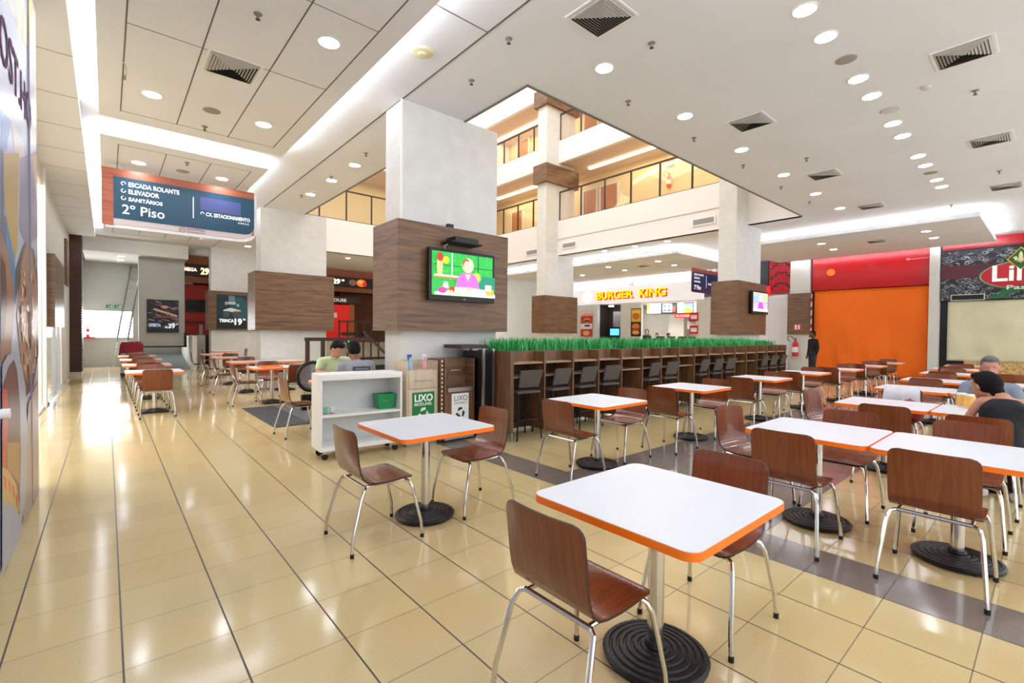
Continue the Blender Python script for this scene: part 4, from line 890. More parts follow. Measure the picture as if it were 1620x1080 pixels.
# ================================================================== BURGER SHOP
u_, BX0 = NY, 20.28
t = thing('shop_fascia', 'white burger shop fascia with raised yellow letters edged in red and a white disc', 'sign', (BX0, 19.0, 3.15))
MB().box(0, .5, -8.35, 0, 0, .78).build('fascia', mat('glowing_white_fascia', 'f6f6fa', .5, emit=.28), t, bevel=.02)  # low emission added to the white to brighten the fascia
for k, (w_, y0, ln) in enumerate((('BURGER', -2.55, 2.35), ('KING', -5.25, 1.5))):
    text('sign_letters_shadow', w_, .5, (-.02, y0-.03, .20), u_, UZ, C('e01818', .4, .3), t, .02, .022, fit=ln, fith=.42)
    text('sign_letters', w_, .5, (-.07, y0+.02, .235), u_, UZ, C('ffc400', .4, .8), t, .012, .012, fit=ln, fith=.40)
MB().prism(ell(0, 0, .32, .30), (-.03, -1.85, .38), u_, UZ, -.03).build('round_disc', mat('glowing_white_disc', 'ffffff', .5, emit=.6), t)  # emission added so the disc stands out from the fascia
t = thing('soda_machine', 'drinks dispenser with a glowing blue screen in the dark niche', 'drinks machine', (21.4, 16.0, 0))
MB().box(-.25, .25, -.7, .7, 0, .95).build('cabinet', C('2a2422'), t); MB().box(-.2, .25, -.4, .35, .95, 1.85).build('body', M['black'], t); MB().box(-.21, -.2, -.32, .27, 1.45, 1.8).build('blue_screen', mat('blue_screen', '3c90ff', .5, emit=2.5), t); MB().box(-.12, .25, -.45, .15, 1.9, 2.75).build('ice_unit', C('8a8886'), t); MB().box(-.2, .2, .45, .7, .95, 1.25).build('cup_stack', C('c8c0b8'), t)
t = thing('wall_lamp', 'small bright round lamp above the drinks niche', 'lamp', (20.9, 16.0, 3.05)); MB().lathe([(.13, 0), (.13, -.05), (.001, -.06)], n=18, caps=False).build('diffuser', M['cove'], t); MB().lathe([(.15, .02), (.15, 0)], n=18).build('ring', M['white'], t)
def wposter(label, y, z, W, H, shapes, words=()):
    return poster(label, (20.78, y, z), W, H, shapes, words, u=NY)
red_s = [('f0ece8', R_(0, 0, 1, 1)), ('d02020', R_(0, .55, 1, .88)), ('e0a040', ell(.55, .68, .3, .1)), ('6a3018', ell(.55, .66, .28, .05)), ('303038', R_(.35, .42, .8, .50)), ('d02020', R_(0, 0, 1, .32)), ('e0b060', ell(.5, .15, .3, .1))]
wposter('white and red offer poster on the wall left of the drinks niche', 18.05, 1.35, .85, 1.35, red_s, [('OFERTAS', .08, .91, .84, .06, 'd02020')])
wposter('tall framed burger poster between the drinks niche and the counter', 14.62, 1.4, .62, 1.45, [('181414', R_(0, 0, 1, 1)), ('f0b820', R_(.06, .52, .94, .97)), ('c87818', ell(.5, .72, .35, .12)), ('f4d060', R_(.1, .85, .9, .9)), ('2a1410', R_(.06, .03, .94, .5)), ('e08030', ell(.5, .36, .38, .1)), ('a04018', ell(.5, .24, .4, .06)), ('e8a850', ell(.5, .14, .36, .07))])
bd = {0: [('f4f4f0', R_(0, 0, 1, 1)), ('e0b030', R_(0, .3, .2, 1)), ('808890', R_(.3, .6, .9, .68)), ('808890', R_(.3, .3, .9, .38))], 1: [('182030', R_(0, 0, 1, 1)), ('dfe4ec', R_(.05, .1, .7, .9)), ('405068', R_(.1, .55, .3, .8)), ('405068', R_(.4, .55, .62, .8)), ('405068', R_(.1, .15, .3, .4)), ('405068', R_(.4, .15, .62, .4)), ('a03820', R_(.75, .1, .95, .6))],
      2: [('f0eeea', R_(0, 0, 1, 1)), ('5080d0', R_(.4, .5, 1, 1)), ('e89020', ell(.7, .3, .25, .2)), ('f0c030', R_(.4, 0, 1, .15)), ('88909a', R_(.05, .3, .3, .7))], 3: [('f4e0ec', R_(0, 0, 1, 1)), ('e8a8b8', ell(.6, .5, .3, .3)), ('d05050', ell(.5, .3, .12, .2)), ('f8f0f4', R_(.05, .6, .4, .85))]}
for k in range(4):
    t = thing('menu_board', 'lit menu board over the burger counter, %s from the left' % ordn[k], 'menu board', (22.4, 14.75-k*.90, 2.60), 0, 'menu boards over the burger counter')
    MB().box(0, .06, -.90, 0, 0, .62).build('case', M['black'], t); picture('lit_face', (-.003, -.03, .04), NY, UZ, .84, .54, bd[k], t, emit=.8)
t = thing('service_counter', 'burger shop service counter with tills behind the grass strip', 'counter', (21.2, 12.4, 0))
MB().box(0, .6, -1.2, 1.2, 0, 1.1).build('base', C('b0a89c'), t)
for y in (-.9, -.3, .3, .9): s_ = MB().box(.15, .4, y-.15, y+.15, 1.1, 1.42).build('till', C('3a3a3e'), t)
t = thing('kitchen_equipment', 'stainless kitchen shelves and hoods behind the burger counter', 'kitchen unit', (23.2, 12.4, 0))
MB().box(0, .5, -1.6, 1.6, 0, 1.0).build('worktop_unit', M['steel'], t); MB().box(-.2, .5, -.5, .3, 1.8, 2.3).build('hood', C('c8c4bc'), t); MB().box(-.4, .1, -1.6, -.9, 1.0, 2.6).build('tall_unit', C('5a4a44'), t); MB().box(-.4, -.1, -.3, .1, 2.2, 2.5).build('black_monitor', M['black'], t); MB().box(.0, .5, .6, 1.5, 1.0, 2.6).build('white_cabinet', C('e0dcd4'), t)
t = thing('red_offer_sign', 'narrow red strip sign under the menu boards', 'sign', (22.1, 12.9, 2.36)); MB().box(0, .03, -1.0, 0, 0, .2).build('board', C('d02424', .5, .4), t); text('sign_word', 'BURGER', .1, (-.005, -.1, .06), NY, UZ, M['white'], t, .001, 0, fit=.8, fith=.08)
for k, (y, z, H, lb) in enumerate(((11.35, 2.15, .4, 'small red price sign at the right post of the burger shop, upper one'), (11.35, 1.55, .4, 'small red price sign at the right post of the burger shop, lower one'))):
    t = thing('price_sign', lb, 'sign', (20.78, y, z)); MB().box(0, .02, -.42, 0, 0, H).build('board', C('d02828'), t); MB().box(-.004, 0, -.36, -.06, .1, .28).build('white_print', M['white'], t)
area('burger_kitchen_lamp', (22.0, 13.3, 3.1), 1.2, 120, (1, .97, .92), sy=5)
# blue pharmacy-like poster beyond the tall column
t = thing('wall_banner', 'tall blue banner with pale figures beyond the tall column', 'poster', (21.07, 23.2, 1.5))
MB().box(-.25, 0, -1.1, 0, -1.4, 3.1).build('board', C('dcdedc'), t); picture('print', (-.252, 0, 0), NY, UZ, 1.1, 3.1, [('8aa0c8', R_(0, 0, 1, 1)), ('4060a0', R_(0, .7, 1, 1)), ('e0dcd8', ell(.4, .75, .2, .12)), ('48506a', R_(.2, .55, .7, .66)), ('1030a0', R_(0, .2, 1, .50)), ('30a0e0', R_(0, 0, 1, .16))], t)
text('print_word', 'Day', .3, (-.262, -.2, 1.15), NY, UZ, M['white'], t, .002, .003, fit=.7, fith=.3)
# wall vents on the balcony fascia
for y, z, lb in ((7.2, 5.0, 'slotted white air grille on the balcony fascia, right one'), (12.75, 5.02, 'slotted white air grille on the balcony fascia by the tall column'), (14.9, 5.0, 'slotted white air grille on the fascia just left of the tall column'), (16.9, 5.0, 'slotted white air grille on the fascia farthest left')):
    t = thing('air_grille', lb, 'air vent', (13.91, y, z), 0, 'slotted grilles on the balcony fascia'); MB().box(-.01, .02, -.38, .38, -.12, .12).build('frame', M['white'], t); MB().box(-.013, -.009, -.33, .33, -.08, .08).build('backing', C('8a8a8e'), t)
    s_ = MB(); [s_.box(-.018, -.012, -.33, .33, -.075+k*.032, -.062+k*.032) for k in range(5)]; s_.build('slats', M['grille'], t)
extinguisher('red fire extinguisher on the corridor wall behind the balcony glass', (16.1, 9.72, 7.05), s=1.0)
t = thing('wall_sign', 'small red square sign above the balcony extinguisher', 'sign', (16.18, 9.7, 7.85)); MB().box(-.01, .01, -.13, .13, 0, .26).build('plate', C('e04020'), t); MB().box(-.013, -.01, -.05, .05, .05, .2).build('pictogram', M['white'], t)

# ================================================================== EAST WALL FRONTS
t = thing('red_fascia', 'glossy red blank fascia above the orange curtain', 'fascia', (EW-.12, 6.36, 3.22))
MB().box(0, .3, -3.5, 0, 0.05, 1.455).build('panel', M['red'], t, bevel=.02); MB().prism(ell(0, 0, .14, .13), (-.005, -.62, .72), NY, UZ, -.01).build('orange_sticker', C('f08018'), t)
MB().box(-.004, .0, -3.45, -2.9, .95, .97).box(-.004, 0, -2.95, -2.86, .93, 1.0).build('tape_remnant', C('e8a0a8'), t)
def curtain(name, label, y0, y1, z0, z1, x, m, amp, seed, sag=0):
    rnd = random.Random(seed); ny, nz = 60, 24; vs = []
    ph = [rnd.uniform(0, 6) for _ in range(6)]
    for j in range(nz+1):
        for i in range(ny+1):
            a, b = i/ny, j/nz
            dx = amp*(math.sin(a*9+ph[0]+b*2)+.6*math.sin(a*23+ph[1]-b*3)+.35*math.sin(a*47+ph[2]+b*5)+.5*math.sin((a*.7+b)*12+ph[3]))*(.25+.75*(1-b))
            vs.append((x+dx-.03, y1+(y0-y1)*a, z0+(z1-z0)*b))
    n = ny+1; fs = [(j*n+i, j*n+i+1, (j+1)*n+i+1, (j+1)*n+i) for j in range(nz) for i in range(ny)]
    mb = MB().add(vs, fs); o = mb.build(name, m, smooth=True, angle=80)
    s_ = o.modifiers.new('thickness', 'SOLIDIFY'); s_.thickness = .01
    return tag(o, label, 'curtain')
curtain('shop_curtain', 'large orange fabric curtain closing the shop under the red fascia', 2.9, 6.30, .06, 3.25, EW-.02, M['orangec'], .045, 1)
MB().box(EW+.05, EW+.1, 2.86, 6.42, .0, 3.3).build('door_1', C('2a1410'), kind='structure')
curtain('shop_curtain', 'beige fabric curtain under the black doodle-pattern board', -2.4, 2.42, .74, 2.68, EW+.0, M['beigec'], .035, 2)
curtain('shop_curtain', 'white fabric curtain left of the walnut pilaster with the extinguisher', 7.15, 9.6, .1, 3.22, EW+.25, M['whitec'], .03, 4)
struct('wall_east_black', MB().box(EW+.1, EW+.2, -3.9, 2.62, 0, 4.68), M['black'])
t = thing('chipboard_panel', 'speckled chipboard counter front below the beige curtain', 'panel', (EW-.1, 2.0, 0)); MB().box(0, .12, -5, 0, .10, .74).build('board', mat('chipboard', 'c8a468', .8, var=.5, vscale=14), t); MB().box(-.01, .12, -5, 0, 0, .10).build('skirting', C('5a1810'), t)
t = thing('red_valance', 'red fascia strip above the black doodle-pattern board', 'fascia', (EW-.12, 2.58, 4.40)); MB().box(0, .3, -5.6, 0, 0, .28).build('strip', M['red'], t); MB().box(.02, .3, -5.6, 0, -.06, 0).build('lower_lip', C('7a0818', .3), t)
t = thing('restaurant_board', 'black board of pale food doodles with a green-rimmed red oval restaurant logo', 'sign', (EW-.1, 2.6, 2.70))
MB().box(0, .19, -5.2, 0, 0, 1.62).build('board', C('24262a'), t)
random.seed(21); W_, H_ = 5.2, 1.62; sh = [('26282c', R_(0, 0, 1, 1))]
for i in range(620):
    x, y = random.random()*.5, random.uniform(.02, .97)
    if .46 < y < .68: continue
    l = random.uniform(.006, .02); a = random.uniform(-.6, .8); k_ = random.random(); cc = random.choice(('6c7076', '8b9096', 'a8adb2', '50545a'))
    if k_ < .5: sh.append((cc, ell(x, y, l*.8, l*1.7, 9))); sh.append(('26282c', ell(x, y, l*.45, l*1.0, 7)))
    else: sh.append((cc, [(x, y), (x+l*1.6*math.cos(a), y+l*5*math.sin(a)), (x+l*1.6*math.cos(a)+.002, y+l*5*math.sin(a)+.018), (x+.002, y+.016)]))
sh.append(('5c2733', R_(0, .44, 1, .70)))
picture('doodle_print', (-.002, 0, 0), NY, UZ, W_, H_, sh, t, step=.00002)
def wy(px, py): p = bp(px, py, 'x', EW-.12); return (-(2.6-p.y), p.z-2.70)
MB().prism(ell(0, 0, 1.22, .50), (-.02, -2.08, .73), NY, UZ, -.02).build('logo_green_rim', C('1d5a38'), t); MB().prism(ell(0, 0, 1.14, .45), (-.045, -2.05, .73), NY, UZ, -.02).build('logo_white_line', C('c8c8c0'), t); MB().prism(ell(0, 0, 1.10, .425), (-.07, -2.04, .73), NY, UZ, -.02).build('logo_red_oval', C('c0202a'), t)
text('logo_word', 'Liliana', .6, (-.095, -1.20, .56), NY, UZ, C('f4f2ec', .4, .2), t, .01, .012, fit=1.85, fith=.50)
MB().prism([(-.3, 0), (0, -.36), (.3, 0), (0, .36)], (-.11, -1.80, 1.20), NY, UZ, -.02).build('logo_diamond_edge', C('d8c020'), t); MB().prism([(-.26, 0), (0, -.32), (.26, 0), (0, .32)], (-.135, -1.80, 1.20), NY, UZ, -.02).build('logo_diamond', C('1d5a28'), t)
fl = MB().prism(ell(0, .02, .045, .17), (-.16, -1.80, 1.22), NY, UZ, -.01)
for s_ in (-1, 1): fl.prism([(s_*.03, -.08), (s_*.09, .06), (s_*.17, .02), (s_*.12, -.04), (s_*.14, -.08), (s_*.07, -.06)], (-.16, -1.80, 1.22), NY, UZ, -.01)
fl.prism(R_(-.08, -.11, .08, -.085), (-.16, -1.80, 1.22), NY, UZ, -.01).build('logo_lily', C('e4dca0'), t)
MB().prism([(.55, .10), (.75, .14), (.80, .30), (1.3, .40), (1.9, .42), (2.6, .36), (2.6, .20), (1.9, .26), (1.25, .22), (.86, .10), (.9, .02), (.5, -.02)], (-.13, -.62, .02), NY, UZ, -.02).build('logo_banner', C('17683a'), t)
text('logo_word', 'Pasta & Grill', .2, (-.16, -1.52, .285), NY, UZ, C('e8ece4'), t, .003, .004, fit=1.6, fith=.13)
MB().box(-.03, .0, -1.02, -.28, .02, .17).build('black_box', C('0a0a0c'), t); MB().box(-.02, 0, -1.05, -.25, -.005, .195).build('box_rim', C('d0d0d0'), t)
# pilaster, lattice, extinguisher left of the orange curtain
t = thing('wood_pilaster_cladding', 'walnut cladding on the pale pilaster left of the orange curtain', 'panel', (EW-.32, 7.16, 1.57)); MB().box(0, .14, -.78, 0, 0, 1.62).build('cladding', M['wal'], t)
MB().box(-.006, 0, -.5, -.24, .16, .40).build('red_sign', C('d83028'), t); MB().box(-.009, -.006, -.46, -.40, .19, .37).box(-.009, -.006, -.36, -.28, .19, .37).build('sign_pictogram', M['white'], t)
extinguisher('red fire extinguisher hanging under the walnut pilaster cladding', (EW-.32, 6.85, .70), s=1.3)
t = thing('lattice_panel', 'red square lattice over black, left of the pale pilaster', 'panel', (EW+.15, 8.05, 3.30))
MB().box(.06, .1, -.93, 0, 0, 1.36).build('black_backing', C('180808'), t)
la = MB()
for k in range(12): la.box(0, .05, -.93+k*.0815, -.93+k*.0815+.026, 0, 1.36)
for k in range(17): la.box(0, .05, -.93, 0, k*.0835, k*.0835+.026)
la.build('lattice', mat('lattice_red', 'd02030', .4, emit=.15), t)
for z0 in (.15, .58, 1.0): MB().prism([(-.42, 0), (-.3, 0), (-.3, .1), (-.18, .1), (-.18, .2), (.18, .2), (.18, .1), (.3, .1), (.3, 0), (.42, 0), (.42, .06), (.34, .06), (.34, .16), (.22, .16), (.22, .26), (-.22, .26), (-.22, .16), (-.34, .16), (-.34, .06), (-.42, .06)], (-.003, -.465, z0), NY, UZ, -.004).build('black_stripe', C('120606'), t)
t = thing('shop_sign_end', 'dark grey shop board with a red block beside the lattice', 'sign', (EW+.15, 8.6, 3.1)); MB().box(0, .1, -.52, 1.0, .5, 1.55).build('dark_board', C('2e3034'), t); MB().box(-.02, .1, -.60, 1.6, .1, .5).build('red_block', mat('red_block_lit', 'e01c20', .4, emit=.4), t)
t = thing('waste_station', 'white counter unit with a green tub beside the end of the stool bar', 'cabinet', (20.1, 7.35, 0)); MB().box(0, .5, -.3, .45, 0, .95).build('cabinet', C('d8dcd6'), t); MB().box(-.05, .0, -.2, .35, .35, .75).build('green_tub', C('1c8a58'), t)
t = thing('barrier_tape', 'red and white striped tape hanging at the left edge of the orange curtain', 'tape', (EW-.16, 6.38, 1.4)); MB().box(-.005, 0, -.05, .05, 0, 1.75).build('white_tape', M['white'], t)
s_ = MB(); [s_.prism([(-.05, .0), (.05, .12), (.05, .26), (-.05, .14)], (-.007, 0, k*.34), NY, UZ, -.002) for k in range(5)]; s_.build('red_stripe', C('d82020'), t)
# white bag on the chair back
bg = MB(); nn = 14
prof = [(.0, .53), (-.035, .58), (-.05, .66), (-.04, .76), (.0, .84), (.03, .845), (.05, .80), (.07, .70), (.065, .60), (.03, .54)]
for i in range(nn+1):
    y = -.19+.38*i/nn
    for (x, z) in prof: bg.v.append((x*(1+.25*math.sin(i*1.3+z*7)), y*(1+.05*math.sin(z*14)), z+.005*math.sin(i*1.1+z*9)))
k_ = len(prof); bg.f = [(i*k_+j, i*k_+(j+1) % k_, (i+1)*k_+(j+1) % k_, (i+1)*k_+j) for i in range(nn) for j in range(k_)]+[tuple(range(k_)), tuple(nn*k_+j for j in range(k_))]; bg.m = [0]*len(bg.f)
t = thing('plastic_bag', 'crumpled white plastic bag hung over a chair back near the drinkers', 'bag', (7.85, 1.33, 0)); bg.build('body', C('d6d6dc', .45), t, smooth=True, angle=80); picture('faint_print', (-.062, .12, .60), NY, UZ, .2, .12, [('d8a8b0', ell(.3, .4, .1, .2)), ('888c94', ell(.6, .8, .03, .06)), ('c8c8d0', R_(.2, .1, .9, .2))], t)
bgr = MB().lathe([(.05, 0), (.13, .03), (.15, .10), (.10, .20), (.03, .25)], n=16); t = thing('handbag', 'dark red handbag on the seat under the white bag', 'bag', (7.58, 1.2, .47)); bgr.build('body', C('901828', .5), t, smooth=True); MB().tube([(-.06, 0, .2), (0, 0, .26), (.06, 0, .2)], .008, 6).build('strap', C('601018'), t)
for k, (x, y, lb) in enumerate(((6.93, .60, 'glass mug of golden beer nearest the woman, right of two'), (7.03, .68, 'glass mug of beer half hidden behind the nearer mug'))):
    t = thing('beer_mug', lb, 'mug', (x, y, .752)); MB().lathe([(.036, 0), (.042, .02), (.045, .15), (.042, .15), (.038, .015)], n=20).build('glass', mat('mug_glass', 'f4f4f0', .05, alpha=.06), t, smooth=True)
    MB().lathe([(.036, .012), (.041, .13)], n=20).build('beer', C('dc9c00', .3, .12), t, smooth=True); MB().lathe([(.041, .13), (.041, .148)], n=20).build('foam', C('f8f4ec'), t); MB().tube([(0, .045, .13), (0, .075, .12), (0, .08, .07), (0, .045, .04)], .007, 8).build('handle', mat('mug_glass'), t)  # slight glow put into the beer colour to keep it yellow through the glass
t = thing('wall_projector_box', 'small white box mounted high on the wall above the shop lettering', 'device', (20.7, 14.6, 4.2)); MB().box(-.1, .05, -.12, .12, -.1, .08).build('body', M['white'], t, bevel=.01); MB().tube([(0, 0, .08), (0, 0, .2)], .02, 8).build('stem', M['white'], t)
t = thing('hanging_cable', 'thin cable with a plug dangling from the left ceiling panel', 'cable', bp(193, 95, 'z', 4.5)); MB().tube([(0, 0, 0), (.03, .02, -.04), (.04, .02, -.12), (.02, .02, -.16)], .005, 6).build('wire', C('b8b0a4'), t); MB().box(.01, .035, .01, .03, -.20, -.155).build('plug', C('8a857c'), t)

# ================================================================== PEOPLE
def capsule(bm, p0, r0_, p1, r1, n=12):
    p0, p1 = Vector(p0), Vector(p1); d = p1-p0; L = d.length; d = d.normalized() if L > 1e-6 else Vector((0, 0, 1))
    a = Vector((0, 0, 1)) if abs(d.z) < .9 else Vector((1, 0, 0)); x = d.cross(a).normalized(); y = d.cross(x)
    rings = []
    for k in range(1, 5): th = PI/2*(1-k/4); rings.append((p0-d*r0_*math.sin(th), r0_*math.cos(th)))
    for k in range(0, 4): th = PI/2*k/4; rings.append((p1+d*r1*math.sin(th), r1*math.cos(th)))
    vs = []
    A = bm.verts.new(p0-d*r0_); B = bm.verts.new(p1+d*r1)
    for c, r in rings: vs.append([bm.verts.new(c+(x*math.cos(2*PI*j/n)+y*math.sin(2*PI*j/n))*r) for j in range(n)])
    for i in range(len(vs)-1):
        for j in range(n): bm.faces.new((vs[i][j], vs[i][(j+1) % n], vs[i+1][(j+1) % n], vs[i+1][j]))
    for j in range(n): bm.faces.new((A, vs[0][(j+1) % n], vs[0][j])); bm.faces.new((B, vs[-1][j], vs[-1][(j+1) % n]))
def ellips(bm, c, r, rot=None):
    ret = bmesh.ops.create_uvsphere(bm, u_segments=20, v_segments=14, radius=1)
    for v in ret['verts']:
        p = Vector((v.co.x*r[0], v.co.y*r[1], v.co.z*r[2]))
        if rot: p = rot @ p
        v.co = p+Vector(c)
def blob(name, prims, m, parent, voxel=.012, it=6, cut=None):
    bm = bmesh.new()
    for p in prims:
        if p[0] == 'c': capsule(bm, *p[1:])
        else: ellips(bm, *p[1:])
    bmesh.ops.recalc_face_normals(bm, faces=bm.faces)
    me = bpy.data.meshes.new(name); bm.to_mesh(me); bm.free(); o = bpy.data.objects.new(name, me); COL.objects.link(o)
    r = o.modifiers.new('r', 'REMESH'); r.mode = 'VOXEL'; r.voxel_size = voxel
    s_ = o.modifiers.new('s', 'SMOOTH'); s_.iterations = it; s_.factor = .5
    dg = bpy.context.evaluated_depsgraph_get(); me2 = bpy.data.meshes.new_from_object(o.evaluated_get(dg))
    bpy.data.objects.remove(o); me2.name = name; me2.materials.clear(); me2.materials.append(m)
    if cut:
        bm = bmesh.new(); bm.from_mesh(me2); bmesh.ops.delete(bm, geom=[f for f in bm.faces if cut(f.calc_center_median())], context='FACES'); bm.to_mesh(me2); bm.free()
    me2.shade_smooth(); ob = bpy.data.objects.new(name, me2); COL.objects.link(ob)
    if parent: ob.parent = parent
    return ob
def V(*a): return Vector(a)
def person(label, loc, rz, seated=True, lean=0.0, head_dir=(1, 0, 0), skin='b98467', hair='15110f', shirt='a8bcc8', pants='34405a', shoes='d8d8d8', sleeve=.5, female=False, arms=None, sc=1.0, head_off=(0, 0, 0), bun=False, beard=False, top_only=False, voxel=.012, glasses=False, longhair=False):
    t = thing('person', label, 'person', loc, rz); SK = mat('skin_'+skin, skin, .55); 
    hs = .165 if female else .195
    if seated:
        pel = V(0, 0, .54); zt = 1.0
    else:
        pel = V(0, 0, .93); zt = 1.38
    T = zt-pel.z
    chest = V(lean*T*.65, 0, pel.z+T*.68); neck = V(lean*T, 0, zt+.02); head = neck+V(.03+lean*.08, 0, .175)+Vector(head_off)
    sh = [neck+V(-.01, s*hs, -.055) for s in (1, -1)]
    if arms is None:
        arms = [(sh[0]+V(.05, .04, -.27), sh[0]+V(.28, -.05, -.27)), (sh[1]+V(.05, -.04, -.27), sh[1]+V(.28, .05, -.27))] if seated else [(sh[0]+V(-.02, .05, -.28), sh[0]+V(.05, .04, -.52)), (sh[1]+V(-.02, -.05, -.28), sh[1]+V(.05, -.04, -.52))]
    if seated: legs = [(V(0, s*.09, .54), V(.42, s*.11, .52), V(.38, s*.11, .09), V(.50, s*.12, .045)) for s in (1, -1)]
    else: legs = [(V(0, s*.08, .90), V(.03 if s > 0 else .0, s*.09, .48), V(-.04 if s > 0 else .05, s*.085, .09), V(.08 if s > 0 else .17, s*.09, .045)) for s in (1, -1)]
    fd = Vector(head_dir).normalized(); sd = Vector((0, 0, 1)).cross(fd).normalized(); ud = fd.cross(sd)
    HR = Matrix((fd, sd, ud)).transposed()
    def H(x, y, z): return head+HR @ Vector((x, y, z))
    br = .95 if female else 1.0
    B = [('e', pel, (.13, .165, .13)), ('c', pel, .13*br, chest, .125*br), ('e', chest+V(0, 0, .02), (.115*br, .165*br, .17)), ('c', chest+V(0, 0, .1), .07, neck, .055), ('c', sh[0]+V(0, -.03, .01), .055, sh[1]+V(0, .03, .01), .055), ('c', neck, .055, H(-.02, 0, -.06), .052)]
    B += [('e', H(-.012, 0, .03), (.098, .078, .108), HR), ('e', H(.022, 0, -.045), (.072, .060, .075), HR), ('e', H(.065, 0, -.095), (.028, .03, .022), HR), ('c', H(.090, 0, .01), .011, H(.108, 0, -.03), .017), ('e', H(.07, 0, .035), (.025, .055, .014), HR),
          ('e', H(-.005, .080, -.012), (.022, .012, .033), HR), ('e', H(-.005, -.080, -.012), (.022, .012, .033), HR), ('e', H(.084, 0, -.062), (.014, .026, .008), HR)]
    for s, (S, (E, W)) in enumerate(zip(sh, arms)):
        B += [('c', S, .052 if not female else .044, E, .040 if not female else .034), ('c', E, .041 if not female else .035, W, .027)]
        d = (W-E).normalized(); sgn = -1 if s == 0 else 1; side = d.cross(Vector((0, 0, 1))).normalized(); P = W+d*.05
        B += [('c', W, .026, P+side*.014, .021), ('c', W, .026, P-side*.014, .021)]
        for k in range(4):
            o_ = side*(-.030+.020*k); l = (.062, .074, .070, .055)[k]
            f0 = P+d*.018+o_; f1 = f0+d*l*.55+V(0, 0, -.006); f2 = f1+d*l*.4+V(0, 0, -.022); B += [('c', f0, .0098, f1, .009), ('c', f1, .009, f2, .008)]
        th = side*(-.03 if s == 0 else .03); B += [('c', W+d*.02+th*.6, .012, W+d*.055+th*1.7, .010), ('c', W+d*.055+th*1.7, .010, W+d*.085+th*1.8+V(0, 0, -.01), .009)]
    for (h_, k_, a_, f_) in legs: B += [('c', h_, .085, k_, .058), ('c', k_, .056, a_, .038), ('c', a_, .038, f_, .030)]
    blob('body', B, SK, t, voxel=min(voxel, .011), it=3)
    for s in (1, -1):
        MB().lathe([(.001, -.006), (.008, -.004), (.010, 0), (.008, .004), (.001, .006)], tuple(H(.077, s*.031, .018)), 10).build('eye', C('cdbfb6'), t, smooth=True) if voxel < .016 else None
        if voxel < .016: MB().lathe([(.001, -.004), (.005, 0), (.001, .004)], tuple(H(.086, s*.031, .018)), 8).build('pupil', C('181210'), t)
    if voxel < .016: blob('mouth', [('c', H(.093, .018, -.062), .0045, H(.093, -.018, -.062), .0045)], mat('lips', '8a4a40', .5), t, voxel=.004, it=1)
    if glasses: MB().tube([H(.10, .055, .02), H(.105, 0, .022), H(.10, -.055, .02)], .004, 6).tube([H(.095, .03+.022*math.cos(a), .015+.018*math.sin(a)) for a in [i*PI/6 for i in range(12)]], .003, 5, closed=True).tube([H(.095, -.03+.022*math.cos(a), .015+.018*math.sin(a)) for a in [i*PI/6 for i in range(12)]], .003, 5, closed=True).build('glasses', M['black'], t)
    HM = mat('hair_'+hair, hair, .75, var=.25, vscale=60, spec=.2)
    if longhair: hp = [('e', H(-.03, 0, .045), (.105, .098, .112), HR), ('e', H(-.06, 0, -.05), (.075, .095, .12), HR), ('e', H(-.065, 0, -.14), (.055, .085, .08), HR)]
    else: hp = [('e', H(-.028, 0, .048), (.100, .086, .098), HR), ('e', H(-.055, 0, .0), (.068, .083, .085), HR), ('e', H(.02, 0, .105), (.07, .068, .035), HR)]
    if bun: hp += [('e', H(-.05, 0, .02), (.105, .095, .11), HR), ('e', H(-.11, 0, -.06), (.045, .05, .05), HR), ('c', H(-.07, 0, .0), .05, H(-.10, .03, -.13), .03)]
    blob('hair', hp, HM, t, voxel=.009, it=3)
    if beard: blob('beard', [('e', H(.05, 0, -.085), (.052, .062, .042), HR)], mat('beard_grey', '8a8078', .7), t, voxel=.008, it=3)
    SM = mat('cloth_'+shirt, shirt, .85, bump=.3, bscale=14)
    tg = .014
    S_ = [('e', pel+V(0, 0, .03), (.15, .18, .12)), ('c', pel+V(0, 0, .04), .145*br, chest, .14*br), ('e', chest+V(0, 0, .02), (.135*br, (.182 if sleeve else .165)*br, .175 if sleeve else .16)), ('c', sh[0]+V(0, -.03 if sleeve else -.09, .005), .062+tg*.3, sh[1]+V(0, .03 if sleeve else .09, .005), .062+tg*.3), ('c', chest+V(0, 0, .1), .09, neck+V(-.005, 0, -.02), .064)]
    if sleeve > 0:
        for S, (E, W) in zip(sh, arms):
            if sleeve <= 1: S_.append(('c', S, .064, S.lerp(E, min(sleeve, .9)), .060))
            else: S_ += [('c', S, .064, E, .052), ('c', E, .052, E.lerp(W, .92), .038)]
    if sleeve == 0:
        S_ = [('c', pel+V(0, 0, -.02), .15, chest, .135), ('e', chest+V(0, 0, .02), (.137, .178, .165)), ('e', pel+V(0, 0, .03), (.15, .18, .12))]
        for s in (1, -1): S_ += [('c', chest+V(-.07, s*.09, .08), .045, neck+V(-.04, s*.085, -.045), .034), ('c', neck+V(-.04, s*.085, -.045), .034, neck+V(.05, s*.085, -.05), .034), ('c', neck+V(.05, s*.085, -.05), .034, chest+V(.09, s*.08, .06), .045)]
        S_.append(('c', chest+V(-.06, .08, .09), .055, chest+V(-.06, -.08, .09), .055)); S_.append(('c', neck+V(-.06, .07, -.07), .045, neck+V(-.06, -.07, -.07), .045))
    blob('shirt', S_, SM, t, voxel=.013, it=6)
    if sleeve > 0 and sleeve <= 1: MB().tube([neck+V(.062*math.cos(a)+.005, .066*math.sin(a), -.005+.0*math.cos(a)) for a in [i*PI/9 for i in range(18)]], .012, 6, closed=True).build('collar', SM, t, smooth=True)
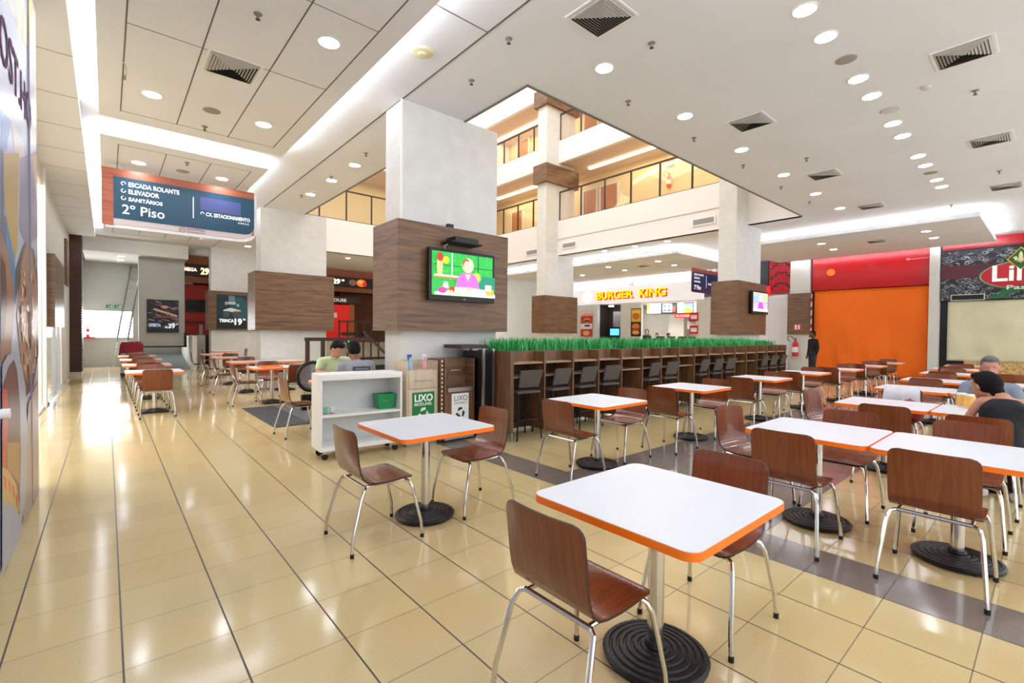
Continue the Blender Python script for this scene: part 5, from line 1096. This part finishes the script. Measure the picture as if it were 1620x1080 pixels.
    if not top_only:
        PM = mat('cloth_'+pants, pants, .85, var=.1, vscale=8)
        P_ = [('e', pel+V(0, 0, -.02), (.15, .18, .115))]
        for (h_, k_, a_, f_) in legs: P_ += [('c', h_, .098, k_, .070), ('c', k_, .068, a_+V(0, 0, .03), .052)]
        blob('trousers', P_, PM, t, voxel=.014, it=6)
        for (h_, k_, a_, f_) in legs: blob('shoe', [('c', a_+V(-.02, 0, -.03), .042, f_+V(.03, 0, 0), .036), ('c', a_+V(-.03, 0, -.045), .036, f_+V(.04, 0, -.005), .034)], mat('shoe_'+shoes, shoes, .5), t, voxel=.012, it=3)
    t.scale = (sc, sc, sc)
    return t
p = person('seated man in a pale green polo shirt looking down, facing us behind the trolley', (2.80, 7.82, 0), math.radians(-92), lean=.36, head_dir=(.72, .25, -.60), shirt='cbdcaa', pants='4a5a78', sleeve=.55, sc=1.06, skin='c08a70',
           arms=[(V(.22, .26, .80), V(.46, .08, .80)), (V(.22, -.26, .80), V(.46, -.08, .80))], head_off=(.07, 0, -.05))
p = person('seated man in a grey printed T-shirt with his back to us behind the trolley', (2.68, 6.34, 0), math.radians(90), lean=.30, head_dir=(.8, -.1, -.45), shirt='9a9ca4', pants='3c4a68', sleeve=.55, skin='8a5a44', sc=1.06,
           arms=[(V(.20, .25, .80), V(.44, .08, .80)), (V(.20, -.25, .80), V(.44, -.08, .80))], head_off=(.05, 0, -.04))
bk_ = MB().prism(rrect(.24, .13, .01), (0, 0, 0), (0, -1, 0), Vector((.27, 0, .96)).normalized(), -.002); o_ = bk_.build('back_print', C('3c3f4a'), p); o_.location = (-.045, 0, .90)
for k_, w_ in enumerate(('OPERAÇÃO', 'SERVIÇOS')):
    tx_ = text('back_print_word', w_, .04, (0, 0, 0), (0, -1, 0), Vector((.27, 0, .96)), C('c8ccd4'), p, .0005, 0, fit=.18, fith=.028); tx_.location = (-.049+.28*(.022-.045*k_), .09, .922-.045*k_)
person('seated grey-haired man in a grey-blue short-sleeved shirt facing the woman at right', (7.62, .50, 0), math.radians(180), lean=.14, head_dir=(1, .12, -.08), shirt='7e8a98', pants='3a3f4c', hair='6a6662', sleeve=.8, skin='b87c66', beard=True, sc=.97,
       arms=[(V(.10, .25, .80), V(.36, .14, .80)), (V(.08, -.25, .80), V(.34, -.16, .80))])
person('seated dark-haired woman in a black sleeveless top with her back to us', (5.92, .29, 0), math.radians(8), lean=.34, head_dir=(.62, .75, -.2), shirt='151418', pants='1c2026', hair='0e0c0d', sleeve=0, skin='bd8468', female=True, bun=True, sc=.94, head_off=(.05, .13, -.07),
       arms=[(V(.14, .25, .80), V(.40, .12, .81)), (V(.14, -.25, .80), V(.40, -.10, .81))])
person('standing person in a black top and dark jeans walking before the orange curtain', (19.6, 5.88, 0), math.radians(146), seated=False, shirt='121214', pants='2a2e3c', hair='181010', sleeve=1.5, skin='5a382c', female=True, sc=.99, head_dir=(1, .1, .05))
BKU = dict(seated=False, shirt='17151a', pants='202024', sleeve=.6, voxel=.02)
person('burger shop worker with glasses and long dark hair behind the counter, left one', (21.98, 14.45, 0), math.radians(212), longhair=True, glasses=True, female=True, skin='d0a088', sc=1.04, **BKU)
person('burger shop worker with dark hair behind the counter, middle one', (22.0, 13.85, 0), math.radians(190), skin='b88468', sc=.93, **BKU)
person('burger shop worker turned sideways behind the counter, right one', (22.2, 13.3, 0), math.radians(260), skin='a87458', sc=.93, **BKU)
